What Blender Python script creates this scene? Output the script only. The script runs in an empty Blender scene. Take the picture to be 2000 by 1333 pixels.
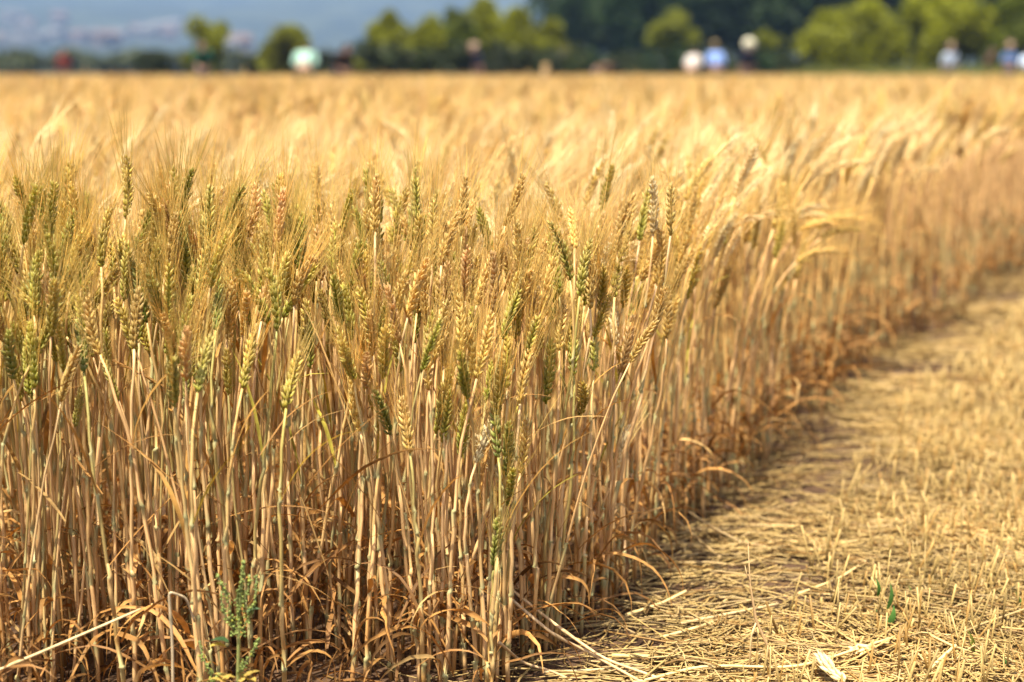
import bpy, math, random
import numpy as np
from mathutils import Vector, Matrix

rng = np.random.default_rng(7)
random.seed(7)
SC = bpy.context.scene
COL = SC.collection
R = math.radians

# ------------------------------------------------------------------ camera
CAM_H = 0.74
FPX = 2778.0                     # focal length in photograph pixels (50 mm on 36 mm)
HORIZON = 143.0
PITCH = math.atan((666.5 - HORIZON) / FPX)
cam_d = bpy.data.cameras.new('camera')
cam = bpy.data.objects.new('camera', cam_d)
COL.objects.link(cam)
cam.location = (0, 0, CAM_H)
cam.rotation_euler = (math.pi / 2 - PITCH, 0, 0)
cam_d.sensor_width = 36.0
cam_d.lens = FPX / 2000 * 36
cam_d.clip_start = 0.05
cam_d.clip_end = 9000
cam_d.dof.use_dof = True
cam_d.dof.focus_distance = 1.77
cam_d.dof.aperture_fstop = 2.8
SC.camera = cam

# ------------------------------------------------------------------ sky, sun, exposure
SUN_EL, SUN_AZ = R(71), R(212)   # azimuth clockwise from +Y: behind the camera, to its left
w = bpy.data.worlds.new('World')
SC.world = w
w.use_nodes = True
nt = w.node_tree
bg = nt.nodes['Background']
sky = nt.nodes.new('ShaderNodeTexSky')
sky.sky_type = 'NISHITA'
sky.sun_disc = False
sky.sun_elevation = SUN_EL
sky.sun_rotation = SUN_AZ
sky.air_density = 1.0
sky.dust_density = 4.0
sky.ozone_density = 0.5
nt.links.new(sky.outputs[0], bg.inputs[0])
bg.inputs[1].default_value = 0.105
sun_d = bpy.data.lights.new('sun', 'SUN')
sun_d.energy = 5.0
sun_d.angle = R(0.6)
sun_d.color = (1.0, 0.935, 0.79)
sun = bpy.data.objects.new('sun', sun_d)
COL.objects.link(sun)
sdir = Vector((math.sin(SUN_AZ) * math.cos(SUN_EL), math.cos(SUN_AZ) * math.cos(SUN_EL), math.sin(SUN_EL)))
sun.rotation_euler = sdir.to_track_quat('Z', 'Y').to_euler()
SC.view_settings.view_transform = 'Standard'
SC.view_settings.look = 'None'
SC.view_settings.gamma = 1.0
SC.view_settings.exposure = 1.18
cy = SC.cycles
cy.max_bounces = 6
cy.diffuse_bounces = 4
cy.glossy_bounces = 2
cy.transmission_bounces = 4
cy.volume_bounces = 0
cy.caustics_reflective = False
cy.caustics_refractive = False
cy.use_denoising = True
try:
    cy.denoiser = 'OPENIMAGEDENOISE'
    cy.denoising_input_passes = 'RGB_ALBEDO_NORMAL'
except Exception:
    pass

# ------------------------------------------------------------------ helpers
def ray(px, py):
    a, b = (px - 1000) / FPX, (666.5 - py) / FPX
    c, s = math.cos(PITCH), math.sin(PITCH)
    return np.array([a, c + b * s, -s + b * c])

def at(px, py, Y):               # point seen at a pixel, Y metres ahead
    d = ray(px, py)
    return np.array([0, 0, CAM_H]) + d * (Y / d[1])

def ground(px, py, z=0.0):
    d = ray(px, py)
    return np.array([0, 0, CAM_H]) + d * ((z - CAM_H) / d[2])

def srgb(r, g, b):
    f = lambda c: c / 12.92 if c <= 0.04045 else ((c + 0.055) / 1.055) ** 2.4
    return np.array([f(r / 255), f(g / 255), f(b / 255)])

def nrm(v):
    return v / np.maximum(np.linalg.norm(v, axis=-1, keepdims=True), 1e-9)

class MB:
    """collects vertices, faces and vertex colours; build() links them as one mesh object"""
    def __init__(s):
        s.v, s.c, s.q, s.t, s.qm, s.tm, s.n = [], [], [], [], [], [], 0
    def add(s, v, c, quads=None, tris=None, m=0):
        v = np.asarray(v, float).reshape(-1, 3)
        c = np.broadcast_to(np.asarray(c, float), v.shape)
        s.v.append(v); s.c.append(c)
        if quads is not None and len(quads):
            q = np.asarray(quads, np.int64).reshape(-1, 4) + s.n
            s.q.append(q); s.qm.append(np.full(len(q), m))
        if tris is not None and len(tris):
            t = np.asarray(tris, np.int64).reshape(-1, 3) + s.n
            s.t.append(t); s.tm.append(np.full(len(t), m))
        s.n += len(v)
    def mesh(s, name, mats, smooth=True):
        me = bpy.data.meshes.new(name)
        V = np.concatenate(s.v); C = np.concatenate(s.c)
        Q = np.concatenate(s.q) if s.q else np.zeros((0, 4), np.int64)
        T = np.concatenate(s.t) if s.t else np.zeros((0, 3), np.int64)
        me.vertices.add(len(V)); me.vertices.foreach_set('co', V.astype(np.float32).ravel())
        nl = Q.size + T.size
        me.loops.add(nl)
        me.loops.foreach_set('vertex_index', np.concatenate([Q.ravel(), T.ravel()]).astype(np.int32))
        npoly = len(Q) + len(T)
        me.polygons.add(npoly)
        st = np.concatenate([np.arange(len(Q)) * 4, Q.size + np.arange(len(T)) * 3]).astype(np.int32)
        me.polygons.foreach_set('loop_start', st)
        mi = np.concatenate((s.qm + s.tm) or [np.zeros(0)]).astype(np.int32)
        me.polygons.foreach_set('material_index', mi)
        me.polygons.foreach_set('use_smooth', np.full(npoly, smooth, dtype=bool))
        at_ = me.color_attributes.new('Col', 'FLOAT_COLOR', 'POINT')
        at_.data.foreach_set('color', np.concatenate([C, np.ones((len(C), 1))], 1).astype(np.float32).ravel())
        for m in (mats if isinstance(mats, (list, tuple)) else [mats]):
            me.materials.append(m)
        me.update(calc_edges=True)
        me.validate()
        return me
    def build(s, name, mats, parent=None, loc=None, smooth=True, link=True):
        o = bpy.data.objects.new(name, s.mesh(name, mats, smooth))
        if link: COL.objects.link(o)
        if parent is not None: o.parent = parent
        if loc is not None: o.location = loc
        return o

def tubes(mb, P, rad, k, col, m=0, cap=True, flat=1.0):
    """P (m,n,3) paths, rad (m,n) radii, col (m,n,3) or broadcastable"""
    P = np.asarray(P, float)
    if P.ndim == 2: P = P[None]
    M, n, _ = P.shape
    rad = np.broadcast_to(np.asarray(rad, float), (M, n))
    col = np.broadcast_to(np.asarray(col, float), (M, n, 3))
    T = nrm(np.gradient(P, axis=1))
    mean = nrm(P[:, -1] - P[:, 0] + 1e-9)
    ref = np.where((np.abs(mean[:, 2:3]) > 0.7), np.array([[0.31, 0.95, 0.05]]), np.array([[0.05, 0.1, 0.99]]))
    N = nrm(np.cross(T, ref[:, None, :]))
    B = np.cross(T, N)
    a = np.arange(k) * 2 * np.pi / k
    ca, sa = np.cos(a), np.sin(a)
    V = P[:, :, None] + rad[:, :, None, None] * (N[:, :, None] * ca[None, None, :, None] + B[:, :, None] * sa[None, None, :, None] * flat)
    i = np.arange(n - 1)[:, None]; j = np.arange(k)[None]
    q = np.stack([i * k + j, i * k + (j + 1) % k, (i + 1) * k + (j + 1) % k, (i + 1) * k + j], -1).reshape(-1, 4)
    Q = (q[None] + (np.arange(M) * n * k)[:, None, None]).reshape(-1, 4)
    C = np.repeat(col[:, :, None], k, 2)
    tr = None
    if cap and k >= 3:
        f0 = [[0, b + 1, b] for b in range(1, k - 1)]
        f1 = [[(n - 1) * k, (n - 1) * k + b, (n - 1) * k + b + 1] for b in range(1, k - 1)]
        tt = np.array(f0 + f1)
        tr = (tt[None] + (np.arange(M) * n * k)[:, None, None]).reshape(-1, 3)
    mb.add(V.reshape(-1, 3), C.reshape(-1, 3), Q, tr, m)

def bezier(p0, p1, p2, p3, n):
    t = (np.asarray(n) if hasattr(n, '__len__') else np.linspace(0, 1, n))[:, None]
    return (1 - t) ** 3 * p0 + 3 * (1 - t) ** 2 * t * p1 + 3 * (1 - t) * t * t * p2 + t ** 3 * p3

def ribbon(mb, P, wid, side, col, m=0, fold=0.25):
    """leaf blade: path P (n,3), half widths, side vectors; three vertices across with a crease"""
    P = np.asarray(P); n = len(P)
    T = nrm(np.gradient(P, axis=0)); S = nrm(side - T * (side * T).sum(-1, keepdims=True)); U = np.cross(T, S)
    wv = np.asarray(wid)[:, None]
    V = np.stack([P - S * wv + U * wv * fold, P, P + S * wv + U * wv * fold], 1)
    q = []
    for i in range(n - 1):
        for j in range(2):
            q.append([i * 3 + j, i * 3 + j + 1, i * 3 + j + 4, i * 3 + j + 3])
    c = np.broadcast_to(np.asarray(col, float), (n, 3))
    mb.add(V.reshape(-1, 3), np.repeat(c, 3, 0), q, None, m)

def leaf(mb, start, az, elev, length, width, droop, r, col, m=0, n=11, twist=0.0, wave=0.15):
    ds = length / (n - 1)
    p = np.array(start, float); P = [p.copy()]; S = []
    e = elev; a = az
    for i in range(n):
        S.append([-math.sin(a) * math.cos(twist * i / n) , math.cos(a) * math.cos(twist * i / n), math.sin(twist * i / n)])
        if i == n - 1: break
        d = np.array([math.cos(a) * math.cos(e), math.sin(a) * math.cos(e), math.sin(e)])
        p = p + d * ds
        if p[2] < 0.004: p[2] = 0.004
        P.append(p.copy())
        e = max(e - droop / (n - 1) * (0.4 + 1.2 * i / n) + r.normal(0, wave * 0.4), -1.5)
        a += r.normal(0, wave)
    t = np.linspace(0, 1, n)
    wd = width * np.minimum(1, 0.45 + 2.2 * t) * np.clip((1 - t) * 1.6, 0.04, 1) ** 0.8
    cc = np.asarray(col)[None] * (0.85 + 0.3 * r.random((n, 1)))
    ribbon(mb, np.array(P), wd, np.array(S), cc, m, fold=0.3)

# ------------------------------------------------------------------ materials
def new_mat(name):
    m = bpy.data.materials.new(name); m.use_nodes = True
    n = m.node_tree.nodes; l = m.node_tree.links
    n.clear()
    out = n.new('ShaderNodeOutputMaterial')
    return m, n, l, out

def plant_mat(name, rough=0.55, transl=0.0, noise_scale=120.0, noise_amt=0.35, rand_amt=0.3, attr=True, base=(1, 1, 1), spec=0.3, hue_amt=0.0, transl_tint=(1, .85, .5), stretch=1.0):
    """vertex colour of the tissue, broken up by noise and by a tint that differs from plant to plant"""
    m, n, l, out = new_mat(name)
    if attr:
        a = n.new('ShaderNodeAttribute'); a.attribute_name = 'Col'; src = a.outputs['Color']
    else:
        a = n.new('ShaderNodeRGB'); a.outputs[0].default_value = (*base, 1); src = a.outputs[0]
    tc = n.new('ShaderNodeTexCoord')
    mp = n.new('ShaderNodeMapping'); mp.inputs['Scale'].default_value = (1, 1, stretch)
    l.new(tc.outputs['Object'], mp.inputs[0])
    no = n.new('ShaderNodeTexNoise'); no.inputs['Scale'].default_value = noise_scale; no.inputs['Detail'].default_value = 4
    l.new(mp.outputs[0], no.inputs['Vector'])
    mr = n.new('ShaderNodeMapRange'); mr.inputs[1].default_value = 0.25; mr.inputs[2].default_value = 0.75
    mr.inputs[3].default_value = 1 - noise_amt; mr.inputs[4].default_value = 1 + noise_amt
    l.new(no.outputs['Fac'], mr.inputs[0])
    oi = n.new('ShaderNodeObjectInfo')
    mr2 = n.new('ShaderNodeMapRange'); mr2.inputs[3].default_value = 1 - rand_amt; mr2.inputs[4].default_value = 1 + rand_amt
    l.new(oi.outputs['Random'], mr2.inputs[0])
    mu = n.new('ShaderNodeMath'); mu.operation = 'MULTIPLY'
    l.new(mr.outputs[0], mu.inputs[0]); l.new(mr2.outputs[0], mu.inputs[1])
    hs = n.new('ShaderNodeHueSaturation')
    l.new(src, hs.inputs['Color']); l.new(mu.outputs[0], hs.inputs['Value'])
    if hue_amt:
        wn = n.new('ShaderNodeTexWhiteNoise'); wn.noise_dimensions = '1D'
        l.new(oi.outputs['Random'], wn.inputs['W'])
        mr3 = n.new('ShaderNodeMapRange'); mr3.inputs[3].default_value = 0.5 - hue_amt; mr3.inputs[4].default_value = 0.5 + hue_amt
        l.new(wn.outputs['Value'], mr3.inputs[0]); l.new(mr3.outputs[0], hs.inputs['Hue'])
    p = n.new('ShaderNodeBsdfPrincipled')
    p.inputs['Roughness'].default_value = rough
    p.inputs['Specular IOR Level'].default_value = spec
    l.new(hs.outputs[0], p.inputs['Base Color'])
    if transl > 0:
        tr = n.new('ShaderNodeBsdfTranslucent')
        mc = n.new('ShaderNodeMix'); mc.data_type = 'RGBA'; mc.blend_type = 'MULTIPLY'; mc.inputs[0].default_value = 1
        l.new(hs.outputs[0], mc.inputs[6]); mc.inputs[7].default_value = (*transl_tint, 1)
        l.new(mc.outputs[2], tr.inputs[0])
        mx = n.new('ShaderNodeMixShader'); mx.inputs[0].default_value = transl
        l.new(p.outputs[0], mx.inputs[1]); l.new(tr.outputs[0], mx.inputs[2]); l.new(mx.outputs[0], out.inputs[0])
    else:
        l.new(p.outputs[0], out.inputs[0])
    return m

M_STEM = plant_mat('straw stem', 0.5, 0.0, 260, 0.28, 0.12, spec=0.35, stretch=0.12)
M_EAR = plant_mat('wheat ear', 0.5, 0.30, 300, 0.22, 0.14, spec=0.35, transl_tint=(1, .9, .6))
M_AWN = plant_mat('awn', 0.45, 0.4, 60, 0.15, 0.15, spec=0.4, transl_tint=(1, .9, .6))
M_LEAF = plant_mat('dry leaf blade', 0.6, 0.3, 90, 0.35, 0.2, spec=0.2, transl_tint=(1, .7, .35))
M_LITTER = plant_mat('loose straw', 0.5, 0.1, 150, 0.25, 0.0, spec=0.35)
M_GREEN = plant_mat('green leaf', 0.5, 0.35, 40, 0.25, 0.15, spec=0.3, transl_tint=(1, 1, .35))
WM = [M_STEM, M_EAR, M_AWN, M_LEAF]

def flat_mat(name, base, rough=0.7, noise=0.2, scale=8.0):
    return plant_mat(name, rough, 0, scale, noise, 0.0, attr=False, base=base, spec=0.3)

def soil_mat():
    m, n, l, out = new_mat('red brown soil')
    tc = n.new('ShaderNodeTexCoord')
    a = n.new('ShaderNodeTexNoise'); a.inputs['Scale'].default_value = 9; a.inputs['Detail'].default_value = 8
    b = n.new('ShaderNodeTexNoise'); b.inputs['Scale'].default_value = 70; b.inputs['Detail'].default_value = 6
    l.new(tc.outputs['Object'], a.inputs[0]); l.new(tc.outputs['Object'], b.inputs[0])
    mx = n.new('ShaderNodeMix'); mx.data_type = 'FLOAT'; mx.inputs[0].default_value = 0.5
    l.new(a.outputs['Fac'], mx.inputs[2]); l.new(b.outputs['Fac'], mx.inputs[3])
    cr = n.new('ShaderNodeValToRGB')
    cr.color_ramp.elements[0].position = 0.32; cr.color_ramp.elements[0].color = (0.035, 0.018, 0.010, 1)
    cr.color_ramp.elements[1].position = 0.7; cr.color_ramp.elements[1].color = (0.15, 0.088, 0.048, 1)
    l.new(mx.outputs[0], cr.inputs[0])
    bp = n.new('ShaderNodeBump'); bp.inputs['Strength'].default_value = 0.9; bp.inputs['Distance'].default_value = 0.02
    l.new(mx.outputs[0], bp.inputs['Height'])
    p = n.new('ShaderNodeBsdfPrincipled'); p.inputs['Roughness'].default_value = 0.95; p.inputs['Specular IOR Level'].default_value = 0.15
    l.new(cr.outputs[0], p.inputs['Base Color']); l.new(bp.outputs[0], p.inputs['Normal'])
    l.new(p.outputs[0], out.inputs[0])
    return m

def hill_mat(name, c0, c1, scale):
    m, n, l, out = new_mat(name)
    tc = n.new('ShaderNodeTexCoord')
    a = n.new('ShaderNodeTexNoise'); a.inputs['Scale'].default_value = scale; a.inputs['Detail'].default_value = 7
    l.new(tc.outputs['Object'], a.inputs[0])
    cr = n.new('ShaderNodeValToRGB')
    cr.color_ramp.elements[0].position = 0.38; cr.color_ramp.elements[0].color = (*c0, 1)
    cr.color_ramp.elements[1].position = 0.65; cr.color_ramp.elements[1].color = (*c1, 1)
    l.new(a.outputs['Fac'], cr.inputs[0])
    p = n.new('ShaderNodeBsdfPrincipled'); p.inputs['Roughness'].default_value = 0.9; p.inputs['Specular IOR Level'].default_value = 0.1
    l.new(cr.outputs[0], p.inputs['Base Color']); l.new(p.outputs[0], out.inputs[0])
    return m

def tag(o, label=None, cat=None, group=None, kind=None):
    if label: o['label'] = label
    if cat: o['category'] = cat
    if group: o['group'] = group
    if kind: o['kind'] = kind
    return o

def empty(name, loc, rz=0.0):
    o = bpy.data.objects.new(name, None); COL.objects.link(o)
    o.empty_display_size = 0.05
    o.location = [float(x) for x in loc]; o.rotation_euler = (0, 0, rz)
    return o

def dup(root, loc, rz=0.0, scale=1.0):
    r = root.copy(); COL.objects.link(r); r.location = loc; r.rotation_euler = (0, 0, rz)
    r.scale = (scale, scale, scale) if not hasattr(scale, '__len__') else scale
    for ch in list(root.children):
        c = ch.copy(); COL.objects.link(c); c.parent = r
        for g in list(ch.children):
            d = g.copy(); COL.objects.link(d); d.parent = c
    return r

# ------------------------------------------------------------------ field outline
EDGE_PX = [(985, 1340), (1165, 1240), (1308, 1062), (1415, 990), (1480, 920), (1575, 840), (1655, 765), (1740, 700), (1870, 630), (1965, 560)]
_e = np.array([ground(*p) for p in EDGE_PX])
_dx = (_e[-1] - _e[-3])[:2]; _dx = _dx / _dx[1]
_ey = np.concatenate([_e[:, 1], [_e[-1, 1] + 8, _e[-1, 1] + 80]])
_ex = np.concatenate([_e[:, 0], [_e[-1, 0] + 8 * _dx[0] * 1.0, _e[-1, 0] + 80 * _dx[0] * 1.0]])
def x_edge(y): return np.interp(y, _ey, _ex)
def y_front(x): return 1.455 + 0.175 * np.clip((np.asarray(x) + 0.9) / 0.9, 0, 1.1) + 0.02 * np.sin(np.asarray(x) * 23)
FIELD_END = 62.0

# ------------------------------------------------------------------ ground, hills, mountains
def grid_sheet(name, xs, ys, zf, mat, kind='structure'):
    X, Y = np.meshgrid(xs, ys); Z = zf(X, Y)
    V = np.stack([X, Y, Z], -1).reshape(-1, 3)
    nx = len(xs); i = np.arange(len(ys) - 1)[:, None]; j = np.arange(nx - 1)[None]
    q = np.stack([i * nx + j, i * nx + j + 1, (i + 1) * nx + j + 1, (i + 1) * nx + j], -1).reshape(-1, 4)
    mb = MB(); mb.add(V, (1, 1, 1), q)
    o = mb.build(name, mat); o['kind'] = kind
    return o

def bumps(X, Y, s, seed=0):
    r = np.random.default_rng(seed); z = np.zeros(np.shape(X))
    for k in range(7):
        a = r.random() * 6.28; f = s * (0.6 + 1.6 * r.random())
        z += np.sin((X * math.cos(a) + Y * math.sin(a)) * f + r.random() * 6.28)
    return z / 7

M_SOIL = soil_mat()
xs = np.concatenate([[-70, -30, -12, -5], np.arange(-2.5, 5.01, 0.05), [8, 15, 35, 70]])
ys = np.concatenate([[-6, -2, 0.5], np.arange(1.0, 7.01, 0.05), [9, 13, 20, 35, 50, 66]])
grid_sheet('soil_ground', xs, ys, lambda X, Y: 0.008 * bumps(X, Y, 26, 1) + 0.006 * bumps(X, Y, 60, 2) - 0.006, M_SOIL)

def terrain(X, Y):
    z = np.interp(Y, [60, 66, 150, 300, 800, 1200, 1500, 1900, 2400, 2800], [-0.012, -0.012, 0.3, 1.5, 8, 22, 42, 85, 150, 175])
    rise = np.clip((Y - 500) / 1500, 0, 1)
    ax = X / np.maximum(Y, 60)
    z = z + rise * (28 * bumps(X, Y, 0.004, 5) + 12 * bumps(X, Y, 0.011, 6)) + rise ** 2 * 30 * np.clip((-ax - 0.2) / 0.2, 0, 1)
    return z
ysT = np.concatenate([[60, 66, 80, 110], np.arange(150, 800, 30), np.arange(800, 2801, 50)])
xsT = np.concatenate([np.arange(-2600, -700, 80), np.arange(-700, 701, 35), np.arange(780, 2601, 80)])
M_HILL = hill_mat('dull green scrub slope', (0.012, 0.022, 0.022), (0.045, 0.058, 0.04), 0.02)
hill = grid_sheet('hills', xsT, ysT, terrain, M_HILL)

# ------------------------------------------------------------------ wheat building blocks
def floret_template(k=6):
    zs = np.array([0.1, 0.32, 0.62, 0.86]); rs = np.array([0.62, 1.0, 0.78, 0.34])
    V = [[0, 0, 0]]
    for z, r_ in zip(zs, rs):
        for j in range(k):
            a = 2 * math.pi * j / k
            V.append([r_ * math.cos(a), r_ * math.sin(a), z])
    V.append([0, 0, 1.0])
    Q = []
    for i in range(3):
        for j in range(k):
            Q.append([1 + i * k + j, 1 + i * k + (j + 1) % k, 1 + (i + 1) * k + (j + 1) % k, 1 + (i + 1) * k + j])
    T = [[0, 1 + (j + 1) % k, 1 + j] for j in range(k)] + [[1 + 4 * k, 1 + 3 * k + j, 1 + 3 * k + (j + 1) % k] for j in range(k)]
    return np.array(V, float), np.array(Q), np.array(T)
FT6, FT5 = floret_template(6), floret_template(5)

def ear_axis(E, d, L, bend, bdir, n=14):
    """points and directions along an ear that starts at E along d and curves towards bdir"""
    d = nrm(np.array(d, float)); b = np.array(bdir, float); b = nrm(b - d * (b @ d))
    s = np.linspace(0, 1, n); th = bend * s
    D = d[None] * np.cos(th)[:, None] + b[None] * np.sin(th)[:, None]
    P = np.array(E)[None] + np.concatenate([[[0, 0, 0]], np.cumsum((D[1:] + D[:-1]) / 2 * (L / (n - 1)), 0)])
    return P, D

PALE = np.array([0.66, 0.50, 0.24])
def ear(mb_e, mb_b, E, d, L, c_lo, c_hi, r, bend=0.0, bdir=(1, 0, 0.01), fat=1.0, awn_len=0.085, awn_col=(0.70, 0.50, 0.16), spin=None, detail=6, m_e=0, m_b=0, awns=True, spread=1.0, dense=0.66):
    P, D = ear_axis(E, d, L, bend, bdir)
    n = len(P)
    spin = r.random() * 6.28 if spin is None else spin
    ref = np.array([math.cos(spin), math.sin(spin), 0.12])
    tubes(mb_e, P, np.linspace(0.0017, 0.001, n), 4, c_lo, m_e)
    FT, FQ, FTr = FT6 if detail == 6 else FT5
    nk = max(7, int(round(L / 0.0040)))
    FV, FC, NF = [], [], 0
    starts, dirs = [], []
    for i in range(nk + 1):
        t = min(0.02 + 0.95 * i / nk, 0.985)
        f = t * (n - 1); a = int(min(f, n - 2)); w_ = f - a
        p = P[a] * (1 - w_) + P[a + 1] * w_; ax = nrm(D[a] * (1 - w_) + D[a + 1] * w_)
        X = nrm(ref - ax * (ref @ ax)); Yv = np.cross(ax, X)
        side = 1 if i % 2 == 0 else -1
        if i > 1 and r.random() < 0.035: continue
        size = (0.72 + 0.55 * math.sin(math.pi * min(1, 0.12 + t * 0.86))) * 0.93 * (0.84 + 0.32 * r.random()) * fat
        tilt = R(25) * (0.85 + 0.3 * r.random()) * (1.0 if t < 0.9 else 0.5)
        cc = c_lo * (1 - t) + c_hi * t
        fl = [(-1, 0.26, 1.0), (1, 0.26, 1.0), (0, 0.0, 1.06)] if detail == 6 else [(-1, 0.24, 1.0), (1, 0.24, 1.0)]
        if i == nk: tilt = 0.05
        for yy, fan, ln in fl:
            fd = ax * math.cos(tilt) + X * side * math.sin(tilt) * (1.25 if yy == 0 else 0.8)
            fd = nrm(fd + Yv * yy * fan + r.normal(0, 0.09, 3))
            lx = nrm(X - fd * (X @ fd)); ly = np.cross(fd, lx)
            ln_ = 0.0118 * size * ln; rd = 0.00235 * size
            st = p + X * side * 0.0012 + Yv * yy * 0.0017 * size
            V = st + FT[:, 0:1] * rd * 0.82 * lx + FT[:, 1:2] * rd * ly + FT[:, 2:3] * ln_ * fd
            col = cc * (0.8 + 0.4 * r.random())
            tz = np.clip(FT[:, 2:3] * 1.25 - 0.45, 0, 1)
            C = col * (1 - 0.5 * tz) + PALE * (0.5 * tz)
            FV.append(V); FC.append(C)
            if awns and (yy != 0 or i == nk) and (detail == 6 or yy > 0):
                starts.append(st + fd * ln_ * 0.93); dirs.append((fd, ax, t))
    nf = len(FV); nv = len(FT)
    off = (np.arange(nf) * nv)[:, None, None]
    mb_e.add(np.concatenate(FV), np.clip(np.concatenate(FC), 0, 0.9), (FQ[None] + off).reshape(-1, 4), (FTr[None] + off).reshape(-1, 3), m_e)
    if awns and starts:
        S = np.array(starts); M_ = len(S)
        d0 = np.array([nrm(x[0] * 0.55 * spread + x[1] * 1.0 + r.normal(0, 0.11 * spread, 3)) for x in dirs])
        keep = r.random(M_) < dense; S, d0, dirs = S[keep], d0[keep], [x for x, k_ in zip(dirs, keep) if k_]; M_ = len(S)
        ln = awn_len * (0.65 + 0.5 * r.random(M_)) * np.array([1.05 - 0.35 * x[2] for x in dirs])
        cv = nrm(r.normal(0, 1, (M_, 3)) + np.array([0, 0, 0.2]))
        s = np.linspace(0, 1, 5)
        Pw = S[:, None] + d0[:, None] * (ln[:, None] * s)[..., None] + cv[:, None] * (ln[:, None] * 0.09 * s ** 2)[..., None]
        rad = np.array([0.00034, 0.00031, 0.00027, 0.0002, 0.0001])[None] * (0.9 + 0.3 * r.random((M_, 1)))
        ac = np.asarray(awn_col) * (0.75 + 0.5 * r.random((M_, 1, 1)))
        tubes(mb_b, Pw, rad, 3, ac, m_b, cap=False)
    return P[-1]

STEM_TAN = np.array([0.63, 0.385, 0.16]); STEM_GREY = np.array([0.56, 0.37, 0.165]); STEM_GREEN = np.array([0.33, 0.27, 0.085])
STEM_LILAC = np.array([0.54, 0.345, 0.17]); NODE = np.array([0.36, 0.32, 0.14]); LEAF_BROWN = np.array([0.35, 0.18, 0.052])
def stem(mb, B, E, d, r, r0=0.0024, r1=0.0013, c0=STEM_TAN, c1=STEM_TAN, lean=None, n=13, k=6, m=0, nodes=3):
    H = np.linalg.norm(E - B)
    up = np.array([0, 0, 1.0]) if lean is None else nrm(np.array(lean))
    dd = nrm(np.array(d))
    t = np.linspace(0, 1, n)
    ns = np.sort(np.clip(np.array([0.12, 0.34, 0.63, 0.8])[:nodes] + r.normal(0, 0.045, nodes), 0.05, 0.9)) if nodes else np.zeros(0)
    tt = [t]
    for x in ns: tt.append(np.array([x - 0.006, x, x + 0.006]))
    t = np.sort(np.concatenate(tt))
    P = bezier(B, B + up * H * 0.38, E - dd * H * 0.3, E, t)
    P[1:-1, :2] += (r.normal(0, 0.0009, (len(P) - 2, 2)))
    rad = r0 + (r1 - r0) * t ** 1.3
    C = c0[None] * (1 - t[:, None]) + c1[None] * t[:, None]
    C = C * (0.82 + 0.36 * r.random((len(t), 1)))
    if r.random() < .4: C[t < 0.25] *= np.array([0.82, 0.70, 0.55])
    for x in ns:
        kk = np.abs(t - x) < 0.0075
        rad[kk] *= 1.08
        kc = np.abs(t - x) < 0.002
        rad[kc] *= 1.18
        C[kk] = NODE * (0.8 + 0.5 * r.random())
        up_ = (t > x + 0.0075) & (t < x + 0.16)
        rad[up_] *= 0.9
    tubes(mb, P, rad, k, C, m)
    return P, t

# ------------------------------------------------------------------ prototypes for the mass of wheat further in
CLS = {  # lower and upper colour of the ear
    'g': ((0.27, 0.28, 0.026), (0.52, 0.45, 0.07)),
    'dg': ((0.16, 0.19, 0.028), (0.32, 0.31, 0.055)),
    'y': ((0.38, 0.36, 0.05), (0.62, 0.50, 0.12)),
    'o': ((0.40, 0.33, 0.04), (0.62, 0.45, 0.09)),
    't': ((0.58, 0.39, 0.09), (0.71, 0.49, 0.16)),
    'p': ((0.56, 0.34, 0.11), (0.68, 0.43, 0.18)),
    'w': ((0.82, 0.66, 0.33), (0.87, 0.73, 0.42)),
    'gd': ((0.66, 0.48, 0.11), (0.77, 0.58, 0.19)),
}
CLS = {k: (np.array(a), np.array(b)) for k, (a, b) in CLS.items()}

def proto(name, r, cls, H, nod, cstem, nleaf, dense=0.86, awn_len=0.085, fat=1.0, L=0.082, leafcol=LEAF_BROWN):
    mb = MB()
    if nod > 0.5:   # nodding ear: the stem arches over towards +X
        E = np.array([0.035 + 0.04 * r.random(), r.normal(0, 0.01), H]); th = 0.55 + nod * 0.5
        d = np.array([math.sin(th), 0.0, math.cos(th)])
    else:
        E = np.array([r.normal(0.01, 0.02), r.normal(0, 0.02), H]); d = nrm(np.array([0.12 + nod, r.normal(0, 0.12), 1.0]))
    P, t = stem(mb, np.zeros(3), E, d, r, 0.0027, 0.0014, cstem * 0.25 + STEM_TAN * 0.7, cstem, n=9, k=5, nodes=2)
    lo, hi = CLS[cls]
    ear(mb, mb, E, d, L * (0.9 + 0.2 * r.random()), lo, hi, r, bend=nod * 0.8 + 0.15 * r.random(), bdir=(1, 0, -0.2), fat=fat, awn_len=awn_len, dense=dense, detail=5, m_e=1, m_b=2, awn_col=hi * 0.4 + np.array([0.57, 0.44, 0.20]))
    for i in range(nleaf):
        q = P[int(r.integers(1, len(P) // 2))]
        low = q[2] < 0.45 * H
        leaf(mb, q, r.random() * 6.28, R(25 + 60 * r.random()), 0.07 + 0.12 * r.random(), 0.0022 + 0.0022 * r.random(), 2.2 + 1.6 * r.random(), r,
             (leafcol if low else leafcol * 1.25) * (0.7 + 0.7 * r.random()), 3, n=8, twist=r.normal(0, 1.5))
    return mb.build(name, WM, link=False)

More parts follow.
